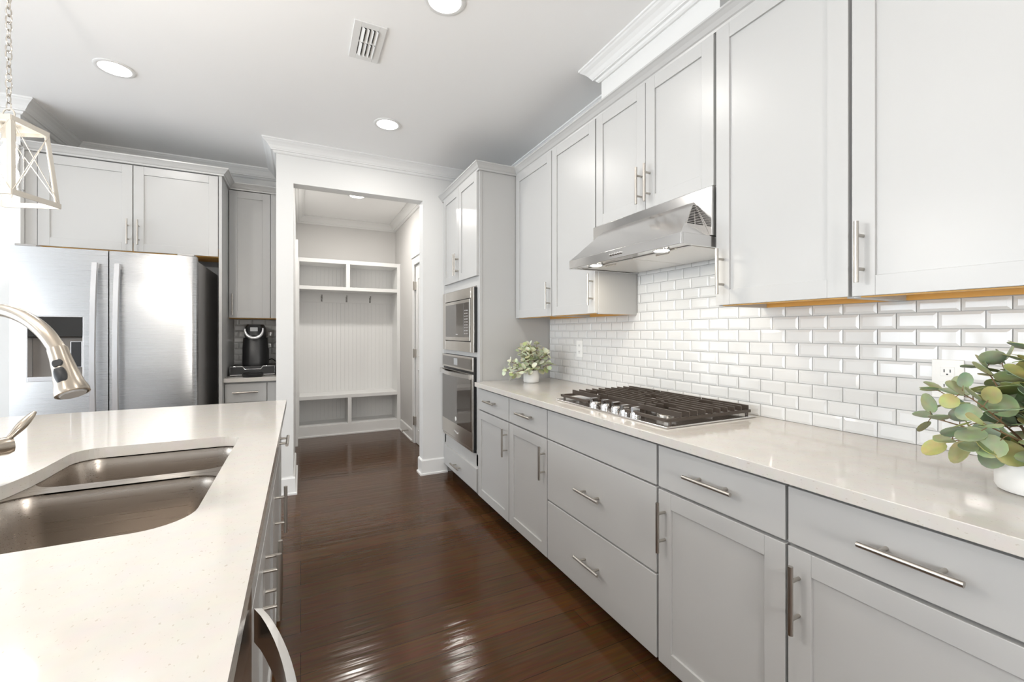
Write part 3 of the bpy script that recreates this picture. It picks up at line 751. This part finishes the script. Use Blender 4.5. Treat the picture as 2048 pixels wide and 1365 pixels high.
# two black buttons facing the camera side
ax = hd_.normalized(); tocam = (Vector((0, 0, 1.271))-h0); tocam = (tocam-ax*tocam.dot(ax)).normalized(); tocam = (tocam*1.0 + ax.cross(tocam)*.42).normalized(); sd = ax.cross(tocam)
def pill(t, hw, hh, r0, name):
    m = MB(); c = h0+ax*t; K = 20; ringo = []
    for z, s in ((0, 1), (.004, 1), (.0055, .8)):
        ringo.append([m.bm.verts.new(c+tocam*(r0+z-.003)+(sd*hw*math.cos(2*PI*k/K)+ax*(hh*max(-1, min(1, 1.25*math.sin(2*PI*k/K)))))*s) for k in range(K)])
    for A, B in zip(ringo, ringo[1:]):
        for k in range(K): m.bm.faces.new((A[k], A[(k+1) % K], B[(k+1) % K], B[k]))
    m.bm.faces.new(ringo[0]); m.bm.faces.new(ringo[-1]); m.build(name, 'black', sp, smooth=True)
pill(.035, .0085, .0075, .0170, 'spray_button'); pill(.062, .0100, .0165, .0200, 'spray_button')
hb = Vector((-.690, 1.385, 1.000)); he = Vector((-.617, 1.440, 1.003))
dv = (he-hb).normalized(); ll = (he-hb).length
hv = MB().lathe([(.0, 0), (.020, 0), (.020, ll*.60), (.0195, ll*.62), (.0195, ll*.65), (.021, ll*.67), (.021, ll*.95), (.017, ll+.004), (.0, ll+.006)], hb, dv, 28).build('valve', 'faucet', fc, smooth=True)
a = Vector((-.626, 1.434, 1.008)); b = Vector((-.588, 1.474, 1.075))
m = MB(); path = [a.lerp(b, i/10) for i in range(11)]
m.tube([tuple(p) for p in path], [.0065, .0066, .0070, .0080, .0098, .0112, .0116, .0110, .0096, .0076, .004], 16, flat=.85)
m.build('lever', 'faucet', hv, smooth=True)

# island cabinets: face X = -.087
IF = PI_(-.087); ID = .60
GI = 'grey island base cabinets facing the aisle'
def ibase(y0, y1, label, build):
    c = thing('island_cabinet', label, 'cabinet', (-.40, (y0+y1)/2, 0), GI)
    m = MB(IF)
    if 'sink' in label:
        m.box(y0, y0+.018, .085, CU, -ID, -.021).box(y1-.018, y1, .085, CU, -ID, -.021).box(y0+.018, y1-.018, .085, .105, -ID, -.021).box(y0+.018, y1-.018, .70, CU, -.038, -.021)
    else: m.box(y0, y1, .085, CU, -ID, -.021)
    m.build('body', 'paint', c, bevel=.001)
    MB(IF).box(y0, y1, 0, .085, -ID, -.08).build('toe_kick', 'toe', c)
    build(c); return c
def i1(c):
    d = slab(IF, 1.795, 2.450, .720, .866, c); pull(IF, 2.115, .80, False, d)
    d = shaker(IF, 1.795, 2.450, .097, .711, c); pull(IF, 1.845, .60, True, d)
def i2(c):
    slab(IF, .875, 1.785, .720, .866, c, 'false_front')
    d = shaker(IF, 1.335, 1.785, .097, .711, c); pull(IF, 1.372, .60, True, d)
    d = shaker(IF, .875, 1.329, .097, .711, c); pull(IF, 1.290, .60, True, d)
ibase(1.790, 2.455, 'grey island cabinet with drawer and door at the far end of the aisle side', i1)
ibase(.870, 1.790, 'grey island sink cabinet with double doors, between dishwasher and far cabinet', i2)
isl = thing('island_carcass', 'grey end panels and long back closing the island under its quartz top', 'island', (-.6, 1.35, 0))
MB().box(-1.02, -.100, 2.456, 2.540, 0, CU).build('end_panel', 'paint', isl, bevel=.002)
MB().box(-1.02, -.70, .16, 2.455, 0, CU).build('back_panel', 'paint', isl, bevel=.002)
MB().box(-.70, -.087, .16, .264, 0, CU).build('end_panel', 'paint', isl, bevel=.002)
# dishwasher
dw = thing('dishwasher', 'stainless dishwasher with bowed handle at the near end of the island', 'dishwasher', (-.38, .565, 0))
DW = PI_(-.075); y0, y1 = .268, .862
MB(DW).box(y0, y1, .10, .868, -.56, -.03).build('body', 'graysteel', dw)
MB(DW).box(y0, y1, 0, .10, -.56, -.09).build('toe_kick', 'toe', dw)
dr = MB(DW).box(y0, y1, .105, .868, -.029, 0).build('door', 'steel', dw, bevel=.005)
m = MB(DW); A = []; n = 22
for i in range(n+1):
    t = i/n; a_ = y0+.012+(y1-y0-.024)*t; c_ = .004+.060*math.sin(PI*t)**.85
    A.append([m.bm.verts.new(DW(*q)) for q in ((a_, .745, c_), (a_, .802, c_), (a_, .799, c_+.012), (a_, .748, c_+.012))])
for p, q in zip(A, A[1:]):
    for k in range(4): m.bm.faces.new((p[k], p[(k+1) % 4], q[(k+1) % 4], q[k]))
m.bm.faces.new(A[0]); m.bm.faces.new(A[-1][::-1])
m.build('handle', 'hood', dr, smooth=True)

# ------------------------------------------------------------------ refrigerator
fr = thing('refrigerator', 'stainless side-by-side refrigerator with water dispenser in the cabinet alcove', 'refrigerator', (-1.095, 3.9, 0))
FX0, FX1, FS = -1.548, -.640, -1.093
MB().box(FX0+.005, FX1-.005, 3.668, 4.46, .02, 1.765).build('body', 'graysteel', fr, bevel=.004)
def bow(x): t = (x-FX0)/(FX1-FX0); return 3.600-.016*(1-(2*t-1)**2)
def dpanel(x0, x1, z0, z1, m, rl=False, rr_=False):
    n = max(2, int((x1-x0)/.03)); poly = []
    for i in range(n+1):
        x = x0+(x1-x0)*i/n; y = bow(x)
        if rr_ : y += .030*max(0, 1-(x1-x)/.035)**2.2
        if rl: y += .022*max(0, 1-(x-x0)/.02)**2.2
        poly.append((x, y))
    if rr_:
        poly = [p for p in poly if p[0] < x1-.031]
        poly += [(x1-.035+.035*math.sin(R(a)), bow(x1)+.001+.030*(1-math.cos(R(a)))) for a in range(0, 91, 15)]
    poly += [(x1, 3.660), (x0, 3.660)]
    m.prism(poly, z0, z1, lambda p, q, t: (p, q, t))
z0, z1 = .06, 1.787
m = MB(); dx0, dx1, dz0, dz1 = -1.472, -1.210, .973, 1.371
dpanel(FX0, dx0, z0, z1, m); dpanel(dx1, FS-.003, z0, z1, m); dpanel(dx0, dx1, z0, dz0, m); dpanel(dx0, dx1, dz1, z1, m)
m.box(dx0, dx1, 3.645, 3.66, dz0, dz1)
dl = m.build('door', 'fridge', fr, smooth=True)
m = MB(); dpanel(FS+.003, FX1, z0, z1, m, rr_=True); drr = m.build('door', 'fridge', fr, smooth=True)
# dispenser
q = MB()
q.box(dx0, dx0+.008, 3.585, 3.645, dz0, dz1).box(dx1-.008, dx1, 3.585, 3.645, dz0, dz1).box(dx0+.008, dx1-.008, 3.583, 3.645, dz1-.008, dz1).box(dx0+.008, dx1-.008, 3.581, 3.645, dz0, dz0+.028)
ds = q.build('dispenser', 'silver', dl, bevel=.002)
m = MB(); m.prism([(3.584, dz1-.008), (3.584, 1.245), (3.612, 1.235), (3.645, 1.235), (3.645, dz1-.008)], dx0+.009, dx1-.009, lambda p, q, t: (t, p, q)); m.build('dispenser_screen', 'blackgloss', dl, smooth=True)
MB().box(dx0+.009, dx1-.009, 3.640, 3.6449, dz0+.028, 1.235).build('dispenser_recess', 'recess', dl)
m = MB(); m.box(-1.288, -1.232, 3.622, 3.630, 1.05, 1.215); m.build('paddle_frame', 'silver', dl, bevel=.003)
m = MB(); m.box(-1.283, -1.237, 3.617, 3.6225, 1.055, 1.210); m.build('paddle', 'black', dl, bevel=.004)
for z in (.06,): MB().box(FX0, FX1, 3.62, 3.66, 0, .055).build('kick_grille', 'graysteel', fr)
for sx, nm in ((FS-.058, 0), (FS+.050, 1)):
    m = MB(); n = 24; A = []; hw = .0155
    for i in range(n+1):
        t = i/n; z = 1.705-(1.705-.50)*t; y = bow(sx)-.022-.040*math.sin(PI*t)**.8
        A.append([m.bm.verts.new((x, yy, z)) for x, yy in ((sx-hw, y), (sx+hw, y), (sx+hw*.8, y-.014), (sx-hw*.8, y-.014))])
    for p, r_ in zip(A, A[1:]):
        for k in range(4): m.bm.faces.new((p[k], p[(k+1) % 4], r_[(k+1) % 4], r_[k]))
    m.bm.faces.new(A[0]); m.bm.faces.new(A[-1][::-1])
    m.box(sx-.011, sx+.011, bow(sx)-.026, bow(sx)+.001, 1.670, 1.700).box(sx-.011, sx+.011, bow(sx)-.026, bow(sx)+.001, .505, .535)
    m.build('handle', 'silver', dl if nm == 0 else drr, smooth=True)
MB().box(FX1-.11, FX1-.015, 3.615, 3.70, 1.7895, 1.803).build('hinge_cap', 'graysteel', fr, bevel=.004)
MB().box(FX0+.015, FX0+.11, 3.615, 3.70, 1.7895, 1.803).build('hinge_cap', 'graysteel', fr, bevel=.004)
def lettering(text, size, mtx, parent, name='lettering', depth=.0008):
    cu = bpy.data.curves.new(name, 'FONT'); cu.body = text; cu.size = size; cu.extrude = depth; cu.align_x = 'CENTER'; cu.align_y = 'CENTER'
    o = bpy.data.objects.new('tmp', cu); C.objects.link(o); bpy.context.view_layer.update()
    me = bpy.data.meshes.new_from_object(o.evaluated_get(bpy.context.evaluated_depsgraph_get())); bpy.data.objects.remove(o)
    me.transform(Matrix.Translation(-ORG[parent.name]) @ mtx); me.materials.clear(); me.materials.append(M['lettering'])
    o = bpy.data.objects.new(name, me); C.objects.link(o); o.parent = parent; ORG[o.name] = ORG[parent.name]; return o
lettering('Whirlpool', .021, Matrix.Translation((-.784, bow(-.784)-.0005, 1.688)) @ Matrix.Rotation(R(-3), 4, 'Z') @ Matrix.Rotation(PI/2, 4, 'X'), drr)
faceR = lambda x, y, z: Matrix.Translation((x, y, z)) @ Matrix.Rotation(-PI/2, 4, 'Z') @ Matrix.Rotation(PI/2, 4, 'X')
lettering('Whirlpool', .026, faceR(1.1375, 3.36, .455), bpy.data.objects['wall_oven'])
lettering('Whirlpool', .012, faceR(1.130, 3.32, 1.252), bpy.data.objects['microwave'])

# cabinet above the refrigerator, with the full-height end panel
FP = PB(3.88)
fcab = thing('fridge_cabinet', 'grey two-door cabinet above the refrigerator with a full-height end panel', 'cabinet', (-1.06, 4.1, 1.83))
m = MB(FP); m.box(-1.597, -1.541, 1.835, ZT, -.021-.62, -.004).box(-1.541, -.554, 1.90, ZT, -.62, -.021).box(-1.541, -.554, 1.835, 1.90, -.62, -.3)
m.box(-.552, -.532, 0, ZT, -.649, 0)
m.build('body', 'paint', fcab, bevel=.001)
MB(FP).box(-1.541, -.554, 1.835, 1.899, -.299, -.022).build('underside', 'rawwood', fcab)
d = shaker(FP, -1.537, -1.057, 1.838, 2.440, fcab); pull(FP, -1.080, 1.968, True, d)
d = shaker(FP, -1.051, -.557, 1.838, 2.440, fcab); pull(FP, -1.022, 1.968, True, d)
m = sweep([(-1.597, 3.88), (-.532, 3.88), (-.532, 4.205), (-.172, 4.205)], CC, ZT, -1)
tag(m.build('cabinet_crown', 'paint'), 'stepped grey crown moulding along the cabinets over the refrigerator and coffee niche', 'moulding')
# niche: upper cabinet, base cabinet, counter, tiles
NU = PB(4.20)
c = thing('wall_cabinet', 'narrow grey wall cabinet above the black coffee maker', 'cabinet', (-.36, 4.36, 1.39))
m = MB(NU); m.box(-.531, -.172, 1.40, ZT, -.329, -.021).box(-.228, -.172, 1.39, ZT, -.0205, -.004); m.build('body', 'paint', c, bevel=.001)
MB(NU).box(-.531, -.172, 1.385, 1.399, -.329, -.022).build('underside', 'rawwood', c)
d = shaker(NU, -.527, -.232, 1.390, 2.440, c); pull(NU, -.502, 1.50, True, d)
NB = PB(3.98)
c = thing('niche_cabinet', 'small grey base cabinet with one drawer in the coffee niche', 'cabinet', (-.36, 4.25, 0))
m = MB(NB); m.box(-.531, -.172, .085, CU, -.549, -.021).box(-.240, -.172, .085, .866, -.0205, -.004); m.build('body', 'paint', c, bevel=.001)
MB(NB).box(-.531, -.172, 0, .085, -.549, -.10).build('toe_kick', 'toe', c)
d = slab(NB, -.528, -.245, .720, .866, c); pull(NB, -.388, .80, False, d)
d = shaker(NB, -.528, -.245, .097, .711, c); pull(NB, -.50, .60, True, d)
tag(MB().box(-.531, -.171, 3.942, YB-.001, CU, CT).build('countertop', 'quartz', bevel=.002), 'short white quartz countertop in the coffee niche beside the refrigerator', 'countertop')
nbs = thing('tile_backsplash', 'small wall of white subway tiles behind the black coffee maker in the niche', 'backsplash', (-.36, YB, CT))
MB(PB(YB)).box(-.531, -.171, CT, 1.389, .0005, .004).build('grout', 'grout', nbs)
tiles(PB(YB-.004), -.531, -.171, CT+.001, 1.384, -.60, CT, []).build('tile_field', 'tile', nbs)
# coffee maker on a pod drawer
rk = thing('pod_drawer', 'black wire coffee pod drawer under the coffee maker in the niche', 'drawer rack', (-.355, 4.30, CT))
MB().box(-.515, -.192, 4.125, 4.47, CT+.004, CT+.078).build('body', 'black', rk, bevel=.003)
m = MB(); zz0, zz1 = CT+.008, CT+.076
ol = [(-.512, zz0), (-.512, zz1), (-.425, zz1), (-.41, zz1-.022), (-.295, zz1-.022), (-.28, zz1), (-.195, zz1), (-.195, zz0)]
m.tube([(x, 4.120, z) for x, z in ol], .0028, 8, closed=True); m.build('wire_frame', 'chrome', rk, smooth=True)
pu = MB().lathe([(.0, 0), (.070, 0), (.074, .006), (.074, .028), (.066, .034), (.0, .034)], (-.345, 4.03, CT), (0, 0, 1), 28)
tag(pu.build('drip_tray', 'black', smooth=True), 'round black drip tray on the niche counter in front of the pod drawer', 'tray')
kf = thing('coffee_maker', 'black single-serve coffee maker with a silver collar in the coffee niche', 'coffee maker', (-.345, 4.30, CT+.078))
zb = CT+.079
m = MB(); n = 16
prof = [(-.435, 4.20), (-.43, 4.43), (-.26, 4.43), (-.255, 4.20)]
def oval(cx, cy, rx, ry, z, k=32, p=3.2):
    return [(cx+rx*math.copysign(abs(math.cos(2*PI*i/k))**(2/p), math.cos(2*PI*i/k)), cy+ry*math.copysign(abs(math.sin(2*PI*i/k))**(2/p), math.sin(2*PI*i/k)), z) for i in range(k)]
def loft(rings, name, mt, parent):
    m = MB(); V = [[m.bm.verts.new(p) for p in r_] for r_ in rings]
    for A, B in zip(V, V[1:]):
        for k in range(len(A)): m.bm.faces.new((A[k], A[(k+1) % len(A)], B[(k+1) % len(A)], B[k]))
    m.bm.faces.new(V[0][::-1]); m.bm.faces.new(V[-1]); return m.build(name, mt, parent, smooth=True)
body = loft([oval(-.345, 4.30, .093, .135, zb), oval(-.345, 4.30, .096, .138, zb+.02), oval(-.345, 4.31, .096, .125, zb+.15), oval(-.345, 4.31, .090, .120, zb+.23)], 'body', 'black', kf)
head = loft([oval(-.345, 4.285, .074, .135, zb+.231), oval(-.345, 4.275, .078, .148, zb+.25), oval(-.345, 4.275, .076, .150, zb+.31), oval(-.345, 4.29, .060, .13, zb+.342)], 'brew_head', 'black', kf)
m = MB(); pth = [(-.345+.064*math.cos(R(a)), 4.124+.004*math.sin(R(a)), zb+.300+.070*math.sin(R(a))*(1 if a > 180 else .4)) for a in range(170, 371, 10)]
m.tube(pth, [.006+.008*math.sin(PI*i/(len(pth)-1)) for i in range(len(pth))], 10); m.build('silver_collar', 'silver', head, smooth=True)
MB().box(-.372, -.318, 4.117, 4.126, zb+.285, zb+.318).build('display', 'display', head, bevel=.002)
loft([oval(-.235, 4.33, .022, .07, zb+.14), oval(-.235, 4.33, .026, .075, zb+.30)], 'water_tank', 'glass', kf)
m = MB(); m.tube(cr([(-.26, 4.35, zb+.03), (-.225, 4.31, zb+.045), (-.20, 4.33, zb+.025), (-.185, 4.40, zb+.010)]), .004, 8); m.build('power_cord', 'black', kf, smooth=True)

# ------------------------------------------------------------------ pendant lantern above the island
pc = Vector((-.962, 2.235)); pa = R(19)
pd = thing('pendant_lantern', 'whitewashed metal lantern pendant with crossed wires hanging on a chain over the island', 'pendant lamp', (pc.x, pc.y, 1.76))
ua = Vector((math.sin(pa), math.cos(pa))); ub = Vector((math.cos(pa), -math.sin(pa)))
def lp(a, b, z): v = pc+ua*a+ub*b; return (v.x, v.y, z)
zb_, zt_ = 1.762, 2.030; hb_, ht_ = .094, .072
def bar(m, A, B, w_, t_):
    A, B = Vector(A), Vector(B); d = (B-A).normalized(); cen = Vector((pc.x, pc.y, (A.z+B.z)/2)); o_ = ((A+B)/2-cen); o_ = (o_-d*o_.dot(d)).normalized(); s_ = d.cross(o_)
    m.hexa([A-s_*w_-o_*t_, B-s_*w_-o_*t_, B+s_*w_-o_*t_, A+s_*w_-o_*t_, A-s_*w_+o_*t_, B-s_*w_+o_*t_, B+s_*w_+o_*t_, A+s_*w_+o_*t_])
cb_ = [lp(sa*hb_, sb*hb_, zb_) for sa, sb in ((-1, -1), (1, -1), (1, 1), (-1, 1))]; ct_ = [lp(sa*ht_, sb*ht_, zt_) for sa, sb in ((-1, -1), (1, -1), (1, 1), (-1, 1))]
for ring, nm in ((cb_, 'bottom_frame'), (ct_, 'top_frame')):
    m = MB()
    for i in range(4): bar(m, ring[i], ring[(i+1) % 4], .0095, .002)
    if nm == 'top_frame':
        pass
    m.build(nm, 'washed', pd)
for i in range(4):
    m = MB(); A, B = Vector(cb_[i]), Vector(ct_[i])
    for j in (1, -1):
        C2 = Vector(cb_[(i+j) % 4]); dd = (C2-A).normalized()
        o_ = Vector((A.x-pc.x, A.y-pc.y, 0)).normalized()
        k4 = []
        for P_ in (A-Vector((0, 0, .009)), B+Vector((0, 0, .009))): k4 += [P_, P_+dd*.016, P_+dd*.016-o_*.003, P_-o_*.003]
        m.hexa([k4[0], k4[1], k4[2], k4[3], k4[4], k4[5], k4[6], k4[7]])
    m.build('corner_post', 'washed', pd)
for i in range(4):
    m = MB(); j = (i+1) % 4
    for A, B in ((cb_[i], ct_[j]), (cb_[j], ct_[i])): m.tube([A, B], .0016, 6)
    m.build('cross_wire', 'washed', pd, smooth=True)
m = MB(); v = [m.bm.verts.new(p) for p in ([lp(sa*ht_, sb*ht_, zt_+.003) for sa, sb in ((-1,-1),(1,-1),(1,1),(-1,1))])]
v2 = [m.bm.verts.new(p) for p in ([lp(sa*.022, sb*.022, zt_+.012) for sa, sb in ((-1,-1),(1,-1),(1,1),(-1,1))])]
m.bm.faces.new(v[::-1]); m.bm.faces.new(v2)
for k in range(4): m.bm.faces.new((v[k], v[(k+1) % 4], v2[(k+1) % 4], v2[k]))
m.build('top_cap', 'washed', pd)
MB().lathe([(.038, 0), (.038, .16), (.0365, .16), (.0365, 0)], (pc.x, pc.y, 1.80), (0, 0, 1), 28, cap=False).build('glass_cylinder', 'glass', pd, smooth=True)
MB().lathe([(0, 0), (.018, 0), (.018, .05), (.010, .055), (0, .055)], (pc.x, pc.y, 1.975), (0, 0, 1), 20).build('socket', 'washed', pd, smooth=True)
MB().lathe([(0, 0), (.012, .004), (.022, .02), (.025, .04), (.020, .065), (.012, .082), (.011, .092), (0, .092)], (pc.x, pc.y, 1.880), (0, 0, 1), 20).build('bulb', 'bulb', pd, smooth=True)
def link(m, c, rx, rz, ang, r=.0022, K=18):
    m.tube([(c[0]+math.cos(ang)*rx*math.cos(2*PI*k/K), c[1]+math.sin(ang)*rx*math.cos(2*PI*k/K), c[2]+rz*math.sin(2*PI*k/K)) for k in range(K)], r, 6, closed=True)
m = MB(); link(m, (pc.x, pc.y, zt_+.040), .022, .022, -R(26), .0028); m.build('hanging_ring', 'washed', pd, smooth=True)
m = MB(); z = zt_+.060+.012; i = 0
while z < ZC-.03: link(m, (pc.x, pc.y, z), .0085, .0165, -R(26)+(PI/2 if i % 2 else 0)+.3*math.sin(i*1.7)); z += .0265; i += 1
m.build('chain', 'nickel', pd, smooth=True)
MB().lathe([(0, 0), (.055, 0), (.062, -.008), (.05, -.022), (.012, -.026), (0, -.026)][::-1], (pc.x, pc.y, ZC-.0005), (0, 0, 1), 28).build('canopy', 'washed', pd, smooth=True)
for py in (pc.y, 1.35, .45):  # lantern bulb, then two added unseen lights without lanterns that brighten the room
    pl = bpy.data.lights.new('pendant_or_fill_light', 'POINT'); pl.energy = 5 if py > 2 else (20 if py > 1 else 3); pl.color = (1, .94, .86); pl.shadow_soft_size = .05
    po = bpy.data.objects.new('pendant_or_fill_light', pl); C.objects.link(po); po.location = (pc.x, py, 1.85)

# invented lamps outside the view, added to brighten lower cabinets and ceiling
def added_fill_lamp(x, y, label, power):
    t = thing('added_fill_lamp', label, 'added fill lamp', (x, y, 0))
    MB().lathe([(0, 0), (.14, 0), (.14, .012), (.02, .025), (0, .025)], (x, y, 0), (0, 0, 1), 28).build('base', 'nickel', t, smooth=True)
    MB().cyl((x, y, .02), (x, y, 1.08), .010, 10).build('pole', 'nickel', t, smooth=True)
    MB().lathe([(0, 0), (.08, .012), (.13, .06), (.15, .13), (.13, .20), (.08, .248), (.03, .26), (0, .26)], (x, y, 1.06), (0, 0, 1), 32).build('fill_lamp_shade', 'fill_globe', t, smooth=True)
    pl = bpy.data.lights.new('added_fill_light', 'POINT'); pl.energy = power; pl.color = (1, .965, .92); pl.shadow_soft_size = .17
    po = bpy.data.objects.new('added_fill_light', pl); C.objects.link(po); po.location = (x, y, 1.19)
added_fill_lamp(.35, -1.4, 'added round white fill lamp, unseen behind the camera, in line with the aisle', 115)
added_fill_lamp(-3.4, .6, 'added round white fill lamp, unseen in the room left of the island', 12)

# ------------------------------------------------------------------ ceiling lights and vent
def can(x, y, label, power):
    t = thing('recessed_light', label, 'ceiling light', (x, y, ZC), 'recessed ceiling lights')
    MB().lathe([(.092, 0), (.092, -.003), (.084, -.007), (.072, -.005), (.070, -.001), (.070, 0)], (x, y, ZC-.0003), (0, 0, 1), 36).build('trim_ring', 'trim', t, smooth=True)
    MB().lathe([(.0, 0), (.069, 0), (.069, -.002), (.0, -.003)], (x, y, ZC-.0003), (0, 0, 1), 32).build('diffuser', 'lamp', t, smooth=True)
    area('recessed_lamp', (x, y, ZC-.012), (0, 0, 0), .13, 0, power, (1, .955, .90), 'DISK')
PW = 3.5
can(-.93, 3.135, 'round recessed ceiling light above the refrigerator', PW)
can(.552, 3.13, 'round recessed ceiling light in front of the mudroom opening', PW)
can(.574, 1.85, 'round recessed ceiling light nearest the camera, cut by the top edge', PW)
can(.546, 4.92, 'round recessed ceiling light inside the mudroom', 10)
can(-.93, 1.2, 'added recessed ceiling light over the island, outside the view', 2.5)  # from here on unseen cans, added for brightness on a presumed grid
can(.574, .45, 'added recessed ceiling light over the near aisle, outside the view', 2.5)
can(.574, -1.2, 'added unseen recessed ceiling light behind the camera, right of the island', 2.5)
can(-.93, -1.2, 'added unseen recessed ceiling light behind the camera, left of the aisle', 2.5)
can(-3.0, 1.2, 'added unseen recessed ceiling light in the room left of the island', 2.5)
can(-3.0, -1.2, 'added unseen recessed ceiling light in the far rear left of the room', 2.5)
vt = thing('ceiling_vent', 'white louvred air vent in the ceiling', 'vent', (.30, 2.29, ZC-.01))
vx0, vx1, vy0, vy1 = .228, .377, 2.138, 2.438
m = MB(); z0, z1 = ZC-.008, ZC-.0005
ix0, ix1, iy0, iy1 = .262, .343, 2.175, 2.40
m.box(vx0, ix0, vy0, vy1, z0, z1).box(ix1, vx1, vy0, vy1, z0, z1).box(ix0, ix1, vy0, iy0, z0, z1).box(ix0, ix1, iy1, vy1, z0, z1).box(ix0, ix1, 2.283, 2.291, z0, z1)
m.build('frame', 'trim', vt, bevel=.0015)
MB().box(ix0, ix1, iy0, iy1, ZC-.0012, ZC-.0004).build('duct', 'dark', vt)
for ya, yb in ((iy0, 2.283), (2.291, iy1)):
    for i in range(4):
        x = ix0+.004+i*.0205; m = MB()
        m.prism([(x, ZC-.0045), (x+.0135, ZC-.014), (x+.0148, ZC-.0130), (x+.0015, ZC-.0035)], ya, yb, lambda p, q, t: (p, t, q)); m.build('louvre', 'trim', vt)
